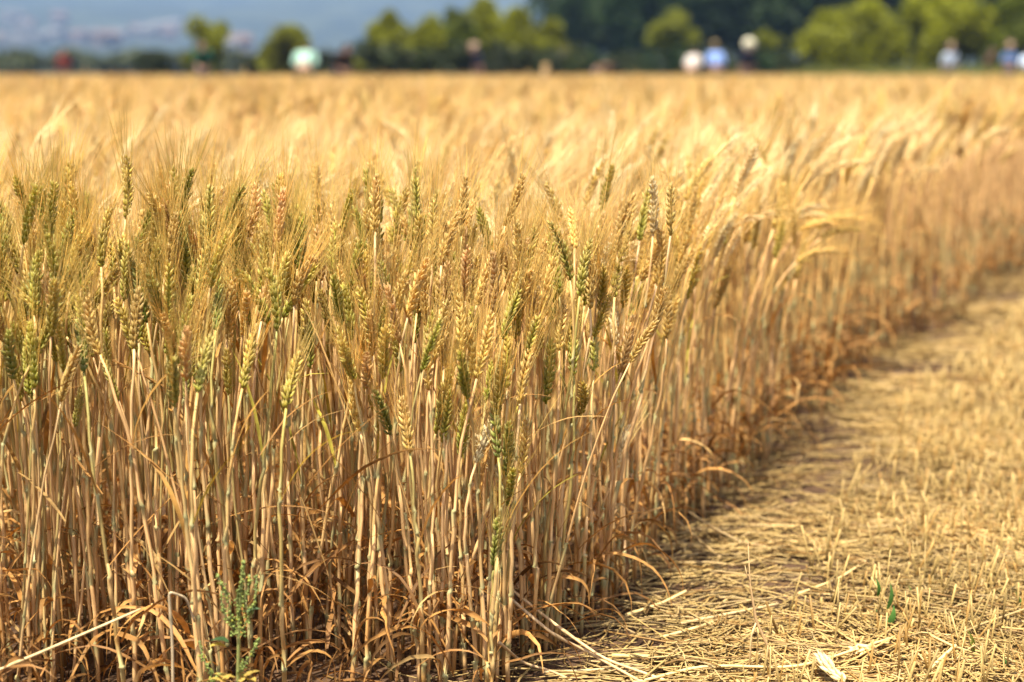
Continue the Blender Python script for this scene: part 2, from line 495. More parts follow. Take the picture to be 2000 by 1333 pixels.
pr = np.random.default_rng(21)
PROTO = {}
def make_set(key, specs):
    PROTO[key] = []
    for s in specs:
        PROTO[key].append(proto('wheat_stalk', pr, **s))
make_set('A', [dict(cls=c, H=0.50 + 0.04 * pr.random(), nod=0.02, cstem=cs, dense=0.42, nleaf=1) for c, cs in
               [('g', STEM_GREEN), ('o', STEM_TAN), ('y', STEM_TAN), ('g', STEM_GREY), ('o', STEM_GREEN), ('g', STEM_GREEN), ('t', STEM_TAN), ('t', STEM_GREY), ('y', STEM_LILAC), ('p', STEM_TAN), ('gd', STEM_TAN), ('t', STEM_TAN)]])
make_set('B', [dict(cls=c, H=0.49 + 0.05 * pr.random(), nod=nd, cstem=np.array([0.61, 0.395, 0.12]) * (0.9 + 0.2 * pr.random()), nleaf=3, awn_len=0.105, L=0.085, fat=0.85) for c, nd in
               [('w', 0.45), ('w', 0.25), ('w', 0.35), ('w', 0.6), ('w', 0.15), ('w', 0.3), ('gd', 0.2), ('w', 0.42), ('w', 0.1), ('gd', 0.1)]])
make_set('C', [dict(cls=c, H=0.52 + 0.05 * pr.random(), nod=nd, cstem=STEM_TAN, nleaf=2, awn_len=0.08) for c, nd in
               [('t', 0.1), ('t', 0.3), ('gd', 0.05), ('p', 0.2), ('t', 0.45), ('gd', 0.4)]])
ALLP = PROTO['A'] + PROTO['B'] + PROTO['C']
for k_, o_ in enumerate(ALLP): o_.name = 'wheat_%03d' % k_
PCOL = bpy.data.collections.new('wheat_kinds')           # never linked to the scene: only a source of meshes
for o_ in ALLP: PCOL.objects.link(o_)
IDX = {'A': (0, len(PROTO['A'])), 'B': (len(PROTO['A']), len(PROTO['B'])), 'C': (len(PROTO['A']) + len(PROTO['B']), len(PROTO['C']))}

def scatter_object(name, P, rot, scl, idx, coll):
    me = bpy.data.meshes.new(name)
    me.vertices.add(len(P)); me.vertices.foreach_set('co', P.astype(np.float32).ravel())
    a = me.attributes.new('rot', 'FLOAT_VECTOR', 'POINT'); a.data.foreach_set('vector', rot.astype(np.float32).ravel())
    a = me.attributes.new('scl', 'FLOAT', 'POINT'); a.data.foreach_set('value', scl.astype(np.float32))
    a = me.attributes.new('idx', 'INT', 'POINT'); a.data.foreach_set('value', idx.astype(np.int32))
    o = bpy.data.objects.new(name, me); COL.objects.link(o)
    g = bpy.data.node_groups.new(name + ' scatter', 'GeometryNodeTree')
    g.interface.new_socket('Geometry', in_out='INPUT', socket_type='NodeSocketGeometry')
    g.interface.new_socket('Geometry', in_out='OUTPUT', socket_type='NodeSocketGeometry')
    n = g.nodes; l = g.links
    gi = n.new('NodeGroupInput'); go = n.new('NodeGroupOutput')
    ci = n.new('GeometryNodeCollectionInfo'); ci.inputs['Collection'].default_value = coll
    ci.inputs['Separate Children'].default_value = True; ci.inputs['Reset Children'].default_value = True
    ip = n.new('GeometryNodeInstanceOnPoints'); ip.inputs['Pick Instance'].default_value = True
    def na(nm, ty):
        x = n.new('GeometryNodeInputNamedAttribute'); x.data_type = ty; x.inputs['Name'].default_value = nm
        return x.outputs['Attribute']
    l.new(gi.outputs[0], ip.inputs['Points']); l.new(ci.outputs[0], ip.inputs['Instance'])
    l.new(na('idx', 'INT'), ip.inputs['Instance Index'])
    l.new(na('rot', 'FLOAT_VECTOR'), ip.inputs['Rotation'])
    l.new(na('scl', 'FLOAT'), ip.inputs['Scale'])
    l.new(ip.outputs[0], go.inputs[0])
    md = o.modifiers.new('scatter', 'NODES'); md.node_group = g
    return o

def field_points():
    out = []
    bands = [(1.45, 2.2, 640), (2.2, 3.2, 430), (3.2, 6, 330), (6, 12, 190), (12, 25, 95), (25, FIELD_END, 45)]
    for y0, y1, dens in bands:
        xl, xr = -0.40 * y1 - 0.8, 0.40 * y1 + 0.8
        n_ = int(dens * (xr - xl) * (y1 - y0))
        X = rng.uniform(xl, xr, n_); Y = rng.uniform(y0, y1, n_)
        wdg = 0.40 * Y + 0.8
        ok = (np.abs(X) < wdg) & (X < x_edge(Y) - 0.012 + 0.012 * np.sin(Y * 31)) & (Y > y_front(X) + 0.05)
        # the band right behind the front is mostly taken by the single plants
        front = (Y - y_front(X)); edge = (x_edge(Y) - X)
        thin = ((front < 0.22) | ((edge < 0.10) & (Y < 2.4))) & (rng.random(n_) < 0.12)
        ok &= ~thin
        out.append(np.stack([X[ok], Y[ok]], 1))
    return np.concatenate(out)

FP = field_points()
X, Y = FP[:, 0], FP[:, 1]
N = len(FP)
edge = x_edge(Y) - X
patch = bumps(X, Y, 1.3, 11) + 0.5 * bumps(X, Y, 3.5, 12)
u = rng.random(N)
set_ = np.where(Y + 0.25 * patch - 0.18 * np.clip(X, -1, 1) < 2.04, 0, np.where(Y + 0.5 * patch < 4.0, 1, 2))
set_ = np.where((set_ == 0) & (u < 0.12) & (Y > 1.98), 1, set_)
set_ = np.where((set_ == 2) & (u < 0.2 + 0.25 * np.sign(patch)), 1, set_)
start = np.array([IDX['A'][0], IDX['B'][0], IDX['C'][0]])[set_]; cnt = np.array([IDX['A'][1], IDX['B'][1], IDX['C'][1]])[set_]
idx = start + (rng.random(N) * cnt).astype(int)
# greener plants towards the left of the front, riper ones to the right
low_ = (set_ == 0) & (rng.random(N) < np.where(X < -0.3, 0.95, np.where(X < -0.1, 0.75, 0.35)))
idx = np.where(low_, (rng.random(N) * 6).astype(int), np.where(set_ == 0, 6 + (rng.random(N) * 6).astype(int), idx))
# height of canopy: lower along the front and path edge, gently waving further in
base = np.array([0.885, 0.93, 0.94])[set_]
scl = base * (1 + 0.07 * rng.normal(0, 1, N) + 0.10 * patch)
scl *= np.where(Y < 1.95, 0.86 + 0.14 * np.clip((Y - 1.58) / 0.3, 0, 1), 1)
scl *= np.where(Y > 2.2, 1.06, 0.92) + np.where(Y > 2.2, -0.06, 0.08) * np.clip(edge / 0.3, 0, 1)
scl = np.clip(scl, 0.55, 1.12)
scl *= np.where((Y > 9) & (rng.random(N) < 0.06), 1.0 + 0.14 * rng.random(N), 1.0) * np.where(Y > 9, 1 + 0.025 * bumps(X, Y, 0.35, 17), 1)
rz = np.where(set_ == 1, rng.normal(0.0, 1.1, N), np.where(set_ == 2, rng.normal(0, 1.7, N), rng.uniform(-3.14, 3.14, N)))
tx = rng.normal(0, 0.05, N) ; ty = rng.normal(0.02, 0.06, N) + 0.07 * np.exp(-edge / 0.15)
Pz = np.stack([X, Y, np.full(N, -0.004)], 1)
wf = scatter_object('wheat_field', Pz, np.stack([tx, ty, rz], 1), scl, idx, PCOL)
tag(wf, 'dense golden wheat filling the field behind the front stalks', 'wheat field', kind='stuff')
print('field stalks', N)
# ------------------------------------------------------------------ single wheat plants: the ~300 that show largest
C3 = [  # ears of the left half, (tip x, tip y, base x, base y, colour) in a crop of the photograph
 (110,160,150,360,'g'),(185,210,265,450,'g'),(325,95,330,390,'o'),(668,70,630,380,'o'),(945,130,895,400,'g'),(125,375,165,590,'t'),(90,515,140,700,'t'),
 (1020,240,1095,520,'p'),(1128,365,1122,520,'g'),(1280,310,1240,470,'p'),(1402,355,1360,590,'y'),(1590,300,1585,690,'o'),(1605,430,1612,690,'p'),(1658,345,1625,560,'t'),
 (385,360,445,640,'o'),(460,400,505,610,'t'),(530,480,570,720,'o'),(580,480,630,680,'y'),(800,280,845,480,'gd'),(860,330,880,500,'p'),(770,520,768,760,'g'),
 (885,490,950,760,'g'),(1008,530,1015,650,'p'),(1062,580,1000,860,'gd'),(1185,690,1138,980,'t'),(1272,720,1215,960,'t'),(1388,650,1285,900,'p'),(690,730,672,1030,'t'),
 (130,760,330,970,'y'),(195,640,260,830,'p'),(290,580,350,740,'y'),(382,790,500,1060,'t'),(370,930,420,1150,'dg'),(868,850,870,1060,'t'),(940,940,932,1190,'p'),
 (880,1110,876,1320,'y'),(1000,970,988,1250,'y'),(1250,980,1212,1230,'o'),(-5,790,30,1000,'p'),(8,600,40,750,'g'),(1700,960,1772,1190,'y'),
 (1675,730,1682,890,'t'),(1732,800,1738,930,'y'),(1532,900,1530,1060,'o'),(1445,1180,1432,1330,'o'),(1448,640,1440,820,'o'),(805,700,800,900,'dg'),(-10,360,12,540,'g'),
 (250,560,270,760,'g'),(60,1000,70,1180,'dg'),(650,560,640,740,'o'),(1090,740,1080,940,'dg'),(1330,700,1310,880,'t'),(700,420,712,600,'t')]
C4 = [
 (282,65,268,280,'o'),(245,290,250,530,'y'),(402,345,380,590,'gd'),(442,445,403,720,'gd'),(520,390,562,700,'t'),(268,590,262,880,'t'),(130,515,147,660,'t'),(183,585,185,690,'y'),
 (165,745,217,945,'y'),(285,870,280,990,'p'),(372,740,358,945,'o'),(550,725,577,1000,'t'),(640,675,646,890,'t'),(718,820,758,1040,'g'),(892,640,803,945,'gd'),(950,770,944,990,'o'),
 (1032,785,1008,1065,'t'),(172,940,248,1195,'gd'),(348,1035,392,1210,'dg'),(458,1045,486,1300,'t'),(690,905,608,1205,'y'),(692,1000,638,1245,'y'),(742,1060,728,1315,'g'),(885,1130,905,1320,'dg'),
 (968,1165,942,1400,'dg'),(777,650,770,810,'g'),(620,420,642,640,'p'),(715,465,688,600,'g'),(772,260,745,440,'o'),(742,180,738,330,'t'),(855,390,803,600,'t'),(908,260,900,480,'t'),
 (975,330,986,460,'p'),(1002,580,988,760,'o'),(1052,370,1040,560,'gd'),(1158,275,1128,520,'t'),(1092,650,1098,810,'o'),(1202,620,1195,815,'t'),(1168,760,1130,1065,'g'),
 (1342,310,1312,600,'y'),(1412,410,1383,620,'o'),(1468,380,1455,560,'o'),(1532,430,1493,610,'o'),(1558,500,1530,670,'y'),(1378,710,1358,910,'y'),(1498,790,1488,960,'o'),
 (1332,940,1293,1120,'o'),(1255,750,1262,930,'g'),(1265,180,1265,330,'t'),(1462,610,1458,790,'w'),(855,1210,800,1345,'w')]
C6 = [(860,600,834,830,'dg'),(918,385,893,540,'g'),(985,260,952,400,'t'),(1428,255,1372,390,'w'),(798,310,868,450,'w')]
EARS = [(x/2.563, 280+y/2.563, u/2.563, 280+v/2.563, c) for x, y, u, v, c in C3] + \
       [(600+x/2.424, 350+y/2.424, 600+u/2.424, 350+v/2.424, c) for x, y, u, v, c in C4] + \
       [(600+x/2.287, 750+y/2.287, 600+u/2.287, 750+v/2.287, c) for x, y, u, v, c in C6]
hr = np.random.default_rng(5)

def inside_depth(px, Y):
    """smallest depth from Y on at which a plant seen at this column stands inside the field"""
    for _ in range(400):
        X_ = (px - 1000) / FPX * Y * 1.02
        if X_ < x_edge(Y) - 0.004 and Y > y_front(X_) - 0.03: return Y
        Y += 0.01
    return Y

def wheat_plant(B, E, d, L, cls, r, bend=0.0, bdir=(1, 0, 0), nleaf=3, awn_len=0.085, fat=1.0, cs=None, flag=0.3, lean=None):
    lo, hi = CLS[cls]
    j = 0.95 + 0.24 * r.random()
    root = empty('wheat_plant', B)
    E = E - B; O = np.zeros(3)
    if cs is None:
        u_ = r.random()
        cs = STEM_TAN if u_ < 0.62 else STEM_GREY if u_ < 0.80 else STEM_LILAC if u_ < 0.92 else STEM_GREEN
        if cls in ('g', 'dg') and u_ > 0.6: cs = STEM_GREEN
    cs = cs * (0.92 + 0.3 * r.random())
    base_c = cs * 0.3 + STEM_TAN * 0.7
    top = cs * 0.75 + lo * 0.3 if cls in ('g', 'dg', 'o', 'y') else cs
    m = MB()
    P, t = stem(m, O, E, d, r, 0.0025 + 0.0006 * r.random(), 0.0015, base_c, top, lean=lean, n=15, k=7, nodes=4 if r.random() < .5 else 3)
    # a leaf sheath thickens part of the stem
    i0 = int(r.integers(4, 10)); i1 = min(i0 + 6, len(P) - 2)
    tubes(m, P[i0:i1] + np.array([0.0003, -0.0002, 0]), np.concatenate([[0.0026], np.linspace(0.0029, 0.0026, i1 - i0 - 2), [0.0019]]), 6, base_c * 1.02, 0)
    m.build('stem', M_STEM, root)
    me_, mb_ = MB(), MB()
    ear(me_, mb_, E, d, L, lo * j, hi * j, r, bend=bend, bdir=bdir, fat=fat, awn_len=awn_len, awn_col=(hi * 0.35 + np.array([0.60, 0.44, 0.13])), spread=1.0)
    eo = me_.build('ear', M_EAR, root)
    mb_.build('beard', M_AWN, eo)
    for i in range(nleaf):
        q = P[int(r.integers(2, int(len(P) * 0.36)))]
        ml = MB()
        c = LEAF_BROWN * (0.75 + 0.8 * r.random()) if r.random() < .75 else np.array([0.5, 0.32, 0.12]) * (0.8 + 0.4 * r.random())
        leaf(ml, q, r.random() * 6.28, R(20 + 60 * r.random()), 0.07 + 0.14 * r.random(), 0.0019 + 0.0020 * r.random(), 1.8 + 2.4 * r.random(), r, c, 0, n=13, twist=r.normal(0, 2.2), wave=0.2)
        ml.build('leaf', M_LEAF, root)
    if r.random() < flag:
        ml = MB(); q = P[int(len(P) * (0.55 + 0.15 * r.random()))]
        leaf(ml, q, r.random() * 6.28, R(60 + 25 * r.random()), 0.12 + 0.08 * r.random(), 0.0020 + 0.0012 * r.random(), 0.5 + 1.2 * r.random() ** 2, r,
             (np.array([0.40, 0.22, 0.055]) if r.random() < .7 else np.array([0.42, 0.36, 0.06])) * (0.8 + 0.5 * r.random()), 0, n=9, twist=r.normal(0, 1.0), wave=0.05)
        ml.build('leaf', M_LEAF, root)
    return root

HERO = []     # (root, tip px, tip py, class, lean)
def place(tx, ty, bx, by, cls, Y=None):
    if Y is None:
        Y = 1.635 if by > 760 else 1.64 + (760 - by) * 0.0010 if by > 500 else 1.90
        if bx < 560: Y -= 0.09
        Y += hr.uniform(-0.03, 0.04)
        if tx > 1050: Y += 0.05
        Y = inside_depth(bx, Y)
    E = at(bx, by, Y); T = at(tx, ty, Y + hr.normal(0, 0.012))
    L = np.linalg.norm(T - E); d = (T - E) / L
    if L < 0.062:  # foreshortened ears lean towards or away from the viewer
        d = nrm(d + np.array([0, 0.5 * (1 if hr.random() < .5 else -1), 0])); L = 0.066
    L = min(L, 0.115)
    bb = at(bx, by, Y)
    # the stem comes up from the ground a little way back along the lean of the ear
    gx = E[0] - np.clip(d[0], -0.35, 0.35) * 0.16 + hr.normal(0, 0.012)
    if by > 800: gx = E[0] * 0.72 + 0.28 * (-0.05) + hr.normal(0, 0.006)    # the clump at the corner fans out of one spot
    gy = max(Y + hr.normal(0, 0.02), float(y_front(gx)) - 0.02)
    gx = min(gx, float(x_edge(gy)) - 0.003)
    B = np.array([gx, gy, -0.006])
    ln = np.array([(E[0] - gx) * 0.8, (E[1] - gy) * .8, max(E[2], .1)])
    rt = wheat_plant(B, E, d, L, cls, hr, bend=hr.normal(0, 0.18), bdir=(1, 0.2, 0), nleaf=int(hr.integers(0, 3)), lean=ln, fat=0.78 + 0.12 * hr.random(), awn_len=0.08 + 0.02 * hr.random())
    HERO.append((rt, tx, ty, cls, (tx - bx) / max(by - ty, 30)))
    return rt
for e_ in EARS: place(*e_)

def project(p):
    c, s = math.cos(PITCH), math.sin(PITCH)
    x, y, z = p[0], p[1], p[2] - CAM_H
    zc = y * c - z * s; yc = y * s + z * c
    return 1000 + FPX * x / zc, 666.5 - FPX * yc / zc

# the plants that crowd behind and between them along the front and the path edge
FILL = []
for k in range(190):
    for _ in range(60):
        if k < 118:
            x_ = hr.uniform(-0.72, 0.02); y_ = float(y_front(x_)) + abs(hr.normal(0, 0.16)) + 0.07
        else:
            y_ = hr.uniform(1.64, 2.75); x_ = float(x_edge(y_)) - (0.004 if y_ > 1.85 else 0.03) - abs(hr.normal(0, 0.05))
        if x_ < x_edge(y_) - 0.003: break
    depth = min(y_ - float(y_front(x_)), 0.5)
    edge_ = float(x_edge(y_)) - x_
    H = 0.39 + 0.13 * min(depth / 0.25, 1) * min(1, 0.35 + edge_ / 0.25) + hr.normal(0, 0.045)
    H = float(np.clip(H, 0.34, 0.55))
    out = math.exp(-edge_ / 0.12) if y_ > 1.75 else 0.3
    d = nrm(np.array([hr.normal(0.06, 0.17) + 0.15 * out, hr.normal(0, 0.15), 1.0]))
    nod = y_ > 2.6 and hr.random() < 0.5
    if nod: d = nrm(np.array([0.6 + 0.5 * hr.random(), hr.normal(0, .3), 0.8]))
    B = np.array([x_, y_, -0.006]); E = B + np.array([hr.normal(0.0, 0.02) + (0.04 if nod else 0.01) + 0.03 * out, hr.normal(0, 0.02), H])
    lf = x_ < -0.15
    cls = hr.choice(['g', 'o', 't', 'y', 'p', 'dg'], p=[.42, .22, .1, .14, .06, .06] if x_ < -0.3 else [.30, .22, .22, .14, .08, .04]) if (lf and y_ < 2.0) else \
          hr.choice(['t', 'gd', 'o', 'y', 'p', 'w'], p=[.34, .24, .14, .1, .1, .08]) if y_ < 2.6 else hr.choice(['gd', 'w', 't'], p=[.5, .25, .25])
    rt = wheat_plant(B, E, d, 0.064 + 0.018 * hr.random(), str(cls), hr, bend=0.9 if nod else hr.normal(0, 0.2), fat=0.85, bdir=(1, 0, -0.3), nleaf=int(hr.integers(1, 3)), flag=0.3, awn_len=0.075 + 0.02 * hr.random())
    tp = E + d * 0.08
    px, py = project(tp)
    FILL.append((rt, px, py, str(cls), nod, y_))

# ---- labels: colour, lean and place, each picked out within its own small cluster
CW = {'g': 'green', 'dg': 'dark green', 'y': 'yellow green', 'o': 'olive gold', 't': 'tan', 'p': 'pinkish tan', 'w': 'pale cream', 'gd': 'golden'}
def where(px, py):
    if px < 140: a = 'by the left frame edge'
    elif px < 330: a = 'left of the green weed'
    elif px < 560: a = 'above the green weed'
    elif px < 760: a = 'just left of the field corner'
    elif px < 1060: a = 'at the field corner by the path'
    else: a = 'along the path side'
    b = 'standing tall' if py < 480 else 'at middle height' if py < 640 else 'standing low'
    return b, a
ORD = ['leftmost', 'second from left', 'third from left', 'fourth from left', 'fifth from left', 'sixth from left', 'seventh from left', 'eighth from left', 'ninth from left', 'tenth from left', 'eleventh from left', 'twelfth from left']
groups = {}
for h in HERO:
    b, a = where(h[1], h[2]); groups.setdefault((CW[h[3]], b, a), []).append(h)
for (c, b, a), hs in groups.items():
    hs.sort(key=lambda h: h[1])
    for i, h in enumerate(hs):
        lean = 'leaning left ' if h[4] < -0.25 else 'leaning right ' if h[4] > 0.25 else ''
        if len(hs) == 1: lab = f'wheat plant with {c} ear {lean}{b} {a}'
        else: lab = f'{ORD[i] if i < len(hs) - 1 else "rightmost"} {c} wheat ear {b} {a}'
        tag(h[0], lab, 'wheat plant', 'single wheat plants along the front of the field')
for rt, px, py, c, nod, y_ in FILL:
    z_ = 'left of the green weed' if px < 430 else 'between the green weed and the field corner' if px < 860 else 'along the path side' if y_ < 2.2 else 'far along the path side'
    lab = f'{CW[c]} {"nodding" if nod else "upright"} wheat plant crowded {z_}'
    tag(rt, lab, 'wheat plant', f'{CW[c]} {"nodding" if nod else "upright"} wheat crowded {z_}')
# ------------------------------------------------------------------ mown path: loose straw, stubble, chaff
lr = np.random.default_rng(9)
def zsoil(X, Y): return 0.008 * bumps(X, Y, 26, 1) + 0.006 * bumps(X, Y, 60, 2) - 0.006
_s = np.array([ground(1500, 1345), ground(1600, 1150), ground(1690, 950), ground(1790, 800), ground(1960, 660)])
_sd = (_s[-1] - _s[-2]) / (_s[-1] - _s[-2])[1]
def x_stub(y): return np.interp(y, np.append(_s[:, 1], [_s[-1, 1] + 40]), np.append(_s[:, 0], [_s[-1, 0] + 40 * _sd[0]]))

def litter(n, y0, y1, wid, lmin, lmax, rad, chaos, lift, seg=4, flat=1.0, inside=0.16):
    Y = y0 + (y1 - y0) * lr.random(n) ** 1.15
    X0 = x_edge(Y) - inside; X1 = 0.385 * Y + wid
    X1 = np.maximum(X1, X0 + 0.5)
    X = X0 + (X1 - X0) * lr.random(n)
    e = X - x_edge(Y)
    bare = bumps(X, Y, 9, 31) + 0.6 * bumps(X, Y, 24, 32)
    keep = lr.random(n) < np.clip(np.where(e < 0, 0.12, 0.10) + e * 2.3 + bare * 0.95 - 0.05, 0.08, 1)
    X, Y = X[keep], Y[keep]; n = len(X)
    inst = np.clip((X - x_stub(Y)) / 0.1, 0, 1)
    a = lr.normal(0.12, 0.30, n) * (1 - inst) + lr.uniform(-1.57, 1.57, n) * inst
    a = np.where(lr.random(n) < chaos, lr.uniform(-1.57, 1.57, n), a)
    L = lmin + (lmax - lmin) * lr.random(n) ** 1.8
    s = np.linspace(-0.5, 0.5, seg)
    cur = lr.normal(0, 0.12, n)
    dx, dy = np.cos(a), np.sin(a)
    al = s[None] * L[:, None]; of = cur[:, None] * L[:, None] * (s[None] ** 2 * 4 - 0.3)
    px = X[:, None] + dx[:, None] * al - dy[:, None] * of
    py = Y[:, None] + dy[:, None] * al + dx[:, None] * of
    r_ = rad * (0.6 + 0.8 * lr.random(n))
    pz = zsoil(px, py) + 0.002 + lift * lr.random((n, 1)) ** 1.6 + (lr.normal(0, 0.06, n)[:, None] * al) + 0.25 * lift * np.abs(s[None]) * lr.random((n, 1))
    pz = np.maximum(pz, zsoil(px, py) + 0.0008)
    P = np.stack([px, py, pz], -1)
    c = np.array([0.43, 0.29, 0.10]) * (0.72 + 0.5 * lr.random((n, 1)))
    c = c * (0.94 + 0.38 * bumps(X, Y, 6, 51) + 0.25 * bumps(X, Y, 17, 52))[:, None]
    k = lr.random((n, 1))
    c = np.where(k < 0.18, c * np.array([1.15, 1.18, 1.45]), c)
    c = np.where(k > 0.76, c * np.array([0.58, 0.48, 0.38]), c)
    return P, np.repeat(r_[:, None], seg, 1), np.clip(np.repeat(c[:, None], seg, 1), 0, 0.85)

mb = MB()
for a_ in [(13000, 1.45, 3.2, 0.25, 0.05, 0.26, 0.0014, 0.22, 0.014, 4), (16000, 1.45, 3.2, 0.25, 0.012, 0.09, 0.0010, 0.6, 0.022, 3),
           (14000, 3.2, 7.5, 0.4, 0.06, 0.26, 0.0018, 0.25, 0.018, 3), (9000, 7.5, 26, 1.0, 0.15, 0.5, 0.005, 0.3, 0.03, 3)]:
    P, rr, cc = litter(*a_)
    tubes(mb, P, rr, 4, cc, cap=False, flat=0.7)
# broad split pieces of leaf and husk
P, rr, cc = litter(7000, 1.45, 4.2, 0.25, 0.012, 0.07, 0.0024, 0.5, 0.012, 4)
tubes(mb, P, rr * np.array([0.5, 1, 1, 0.4]), 4, cc * 1.08, cap=False, flat=0.25)
lo_ = mb.build('straw_litter', M_LITTER)
tag(lo_, 'loose pale straw and chaff lying over the soil of the mown path', 'straw', kind='stuff')

# stubble: cut stalks standing in the mown strip on the right
mb = MB()
def stubble(n, y0, y1, wid, h0, h1, rad, row=0.055):
    Y = y0 + (y1 - y0) * lr.random(n)
    X0 = x_stub(Y) - 0.03; X1 = np.maximum(0.385 * Y + wid, X0 + 0.3)
    X = X0 + (X1 - X0) * lr.random(n)
    cl = bumps(X, Y, 20, 41)
    k = lr.random(n) < np.clip(0.55 + cl * 0.9 + (X - X0 - 0.05) * 2, 0.05, 1)
    X, Y = X[k], Y[k]; n = len(X)
    H = h0 + (h1 - h0) * lr.random(n) ** 1.3
    tx, ty = lr.normal(0.02, 0.22, n), lr.normal(0, 0.2, n)
    s = np.linspace(0, 1, 3)
    P = np.stack([X[:, None] + tx[:, None] * H[:, None] * s, Y[:, None] + ty[:, None] * H[:, None] * s, (zsoil(X, Y) - 0.004)[:, None] + H[:, None] * s], -1)
    r_ = rad * (0.6 + 0.7 * lr.random((n, 1))) * np.array([1.15, 1.0, 0.9])
    c = np.array([0.40, 0.275, 0.095]) * (0.7 + 0.5 * lr.random((n, 1)))
    c = np.where(lr.random((n, 1)) < 0.25, c * np.array([0.8, 0.66, 0.5]), c)
    cc = np.repeat(c[:, None], 3, 1) * np.array([0.85, 1.0, 1.12])[None, :, None]
    tubes(mb, P, r_, 5, cc)
stubble(2500, 1.45, 3.2, 0.25, 0.016, 0.082, 0.0014)
stubble(4500, 3.2, 8, 0.4, 0.03, 0.08, 0.0022)
stubble(5000, 8, 28, 1.0, 0.04, 0.12, 0.006)
so = mb.build('stubble', M_LITTER)
tag(so, 'short cut straw stubble standing on the mown strip beside the path', 'stubble', kind='stuff')

# curled dry leaves tangled around the feet of the wheat
mb = MB()
for k in range(400):
    if k < 220:
        x_ = lr.uniform(-0.75, 0.02); y_ = float(y_front(x_)) + abs(lr.normal(0, 0.10)) - 0.01
    else:
        y_ = lr.uniform(1.6, 4.2); x_ = float(x_edge(y_)) - abs(lr.normal(0, 0.09)) + 0.015
    if x_ > x_edge(y_) + 0.01: continue
    if -0.16 < x_ < 0.0 and y_ < 1.72 and lr.random() < 0.6: continue
    leaf(mb, [x_, y_, lr.random() ** 2 * 0.11], lr.random() * 6.28, R(10 + 70 * lr.random()), 0.07 + 0.13 * lr.random(), 0.0014 + 0.0018 * lr.random(), 1.5 + 3 * lr.random(), lr,
         LEAF_BROWN * np.array([0.95, 0.92, 1.0]) * (0.40 + 0.85 * lr.random()), 0, n=10, twist=lr.normal(0, 2.5), wave=0.22)
for k in range(70):      # long thin strands slanting between the stalks
    x_ = lr.uniform(-0.75, 0.05); y_ = float(y_front(x_)) + abs(lr.normal(0, 0.09)) - 0.01
    if x_ > x_edge(y_): continue
    leaf(mb, [x_, y_, 0.05 + 0.30 * lr.random()], lr.choice([0, 3.14]) + lr.normal(0, 0.6), R(lr.uniform(25, 80)), 0.12 + 0.16 * lr.random(), 0.0012 + 0.0014 * lr.random(), 0.3 + 1.3 * lr.random(), lr,
         (LEAF_BROWN if lr.random() < .6 else np.array([0.5, 0.31, 0.11])) * (0.7 + 0.7 * lr.random()), 0, n=10, twist=lr.normal(0, 1.0), wave=0.06)
dl = mb.build('dry_leaf_litter', M_LEAF)
tag(dl, 'tangle of curled brown dry leaves around the feet of the wheat', 'dry leaves', kind='stuff')

# ---- single straws that can be picked out
def straw(name, pts, r0, r1, col, label, cat='straw', group=None, node_at=(), k=7, mat=None):
    P = np.array([p for p in pts]); B = P[0].copy()
    n = len(P)
    # smooth through the points
    t = np.linspace(0, n - 1, 6 * (n - 1) + 1)
    Q = np.stack([np.interp(t, np.arange(n), P[:, i]) for i in range(3)], 1)
    for _ in range(2): Q[1:-1] = (Q[:-2] + 2 * Q[1:-1] + Q[2:]) / 4
    m = MB(); rad = np.linspace(r0, r1, len(Q))
    C = np.array(col)[None] * (0.85 + 0.3 * lr.random((len(Q), 1)))
    for u_ in node_at:
        i = int(u_ * (len(Q) - 1)); rad[i] *= 1.35; C[i] = C[i] * np.array([.6, .62, .6])
    tubes(m, Q - B, rad, k, C)
    o = m.build(name, mat or M_STEM, None, loc=B)
    return tag(o, label, cat, group)
PALES = (0.56, 0.41, 0.20)
g = lambda px, py, z=0.004: ground(px, py, z)
straw('fallen_straw', [at(-40, 1325, 1.50), at(100, 1266, 1.505), at(275, 1190, 1.53)], 0.0019, 0.0014, PALES, 'long pale straw lying slantwise across the stalks at the lower left', node_at=(.3,))
straw('broken_straw', [at(338, 1400, 1.50), at(337, 1260, 1.50), at(330, 1162, 1.50), at(334, 1157, 1.50), at(364, 1168, 1.51), at(380, 1215, 1.52)], 0.0018, 0.0012, (0.58, 0.45, 0.27), 'whitish broken straw with a sharp bend beside the green weed', node_at=(.3,))
straw('fallen_straw', [at(990, 1145, 1.74), at(1090, 1225, 1.72), g(1180, 1288, .012), g(1310, 1333)], 0.0022, 0.0018, (0.60, 0.40, 0.19), 'upper of two long straws sloping from the corner clump down to the path', node_at=(.4,))
straw('fallen_straw', [at(985, 1160, 1.70), at(1080, 1240, 1.68), g(1150, 1275, .012), g(1275, 1345)], 0.0022, 0.0018, (0.60, 0.40, 0.20), 'lower of two long straws sloping from the corner clump down to the path', node_at=(.4,))
straw('fallen_straw', [at(975, 1255, 1.62), g(1020, 1295, .015), g(1080, 1312), g(1150, 1345)], 0.0019, 0.0016, (0.56, 0.37, 0.18), 'short straw running out from the foot of the corner clump')
straw('fallen_straw', [g(1222, 1202), g(1290, 1180, .012), g(1340, 1155, .02)], 0.0024, 0.002, (0.64, 0.46, 0.2), 'thick straw over the bare soil patch beside the wheat', node_at=(.1,))
straw('fallen_straw', [g(1060, 1313), g(1150, 1310), g(1215, 1305)], 0.002, 0.0018, PALES, 'pale straw lying flat near the foot of the corner clump')
straw('fallen_straw', [g(1195, 1281), g(1270, 1283), g(1345, 1276)], 0.003, 0.0028, (0.62, 0.45, 0.17), 'thick yellow straw lying level near the bottom of the path')
straw('fallen_straw', [g(1320, 1015, .03), g(1360, 1050, .012), g(1410, 1092)], 0.0017, 0.0014, (0.44, 0.30, 0.13), 'straw slanting out of the wheat over the dark soil')
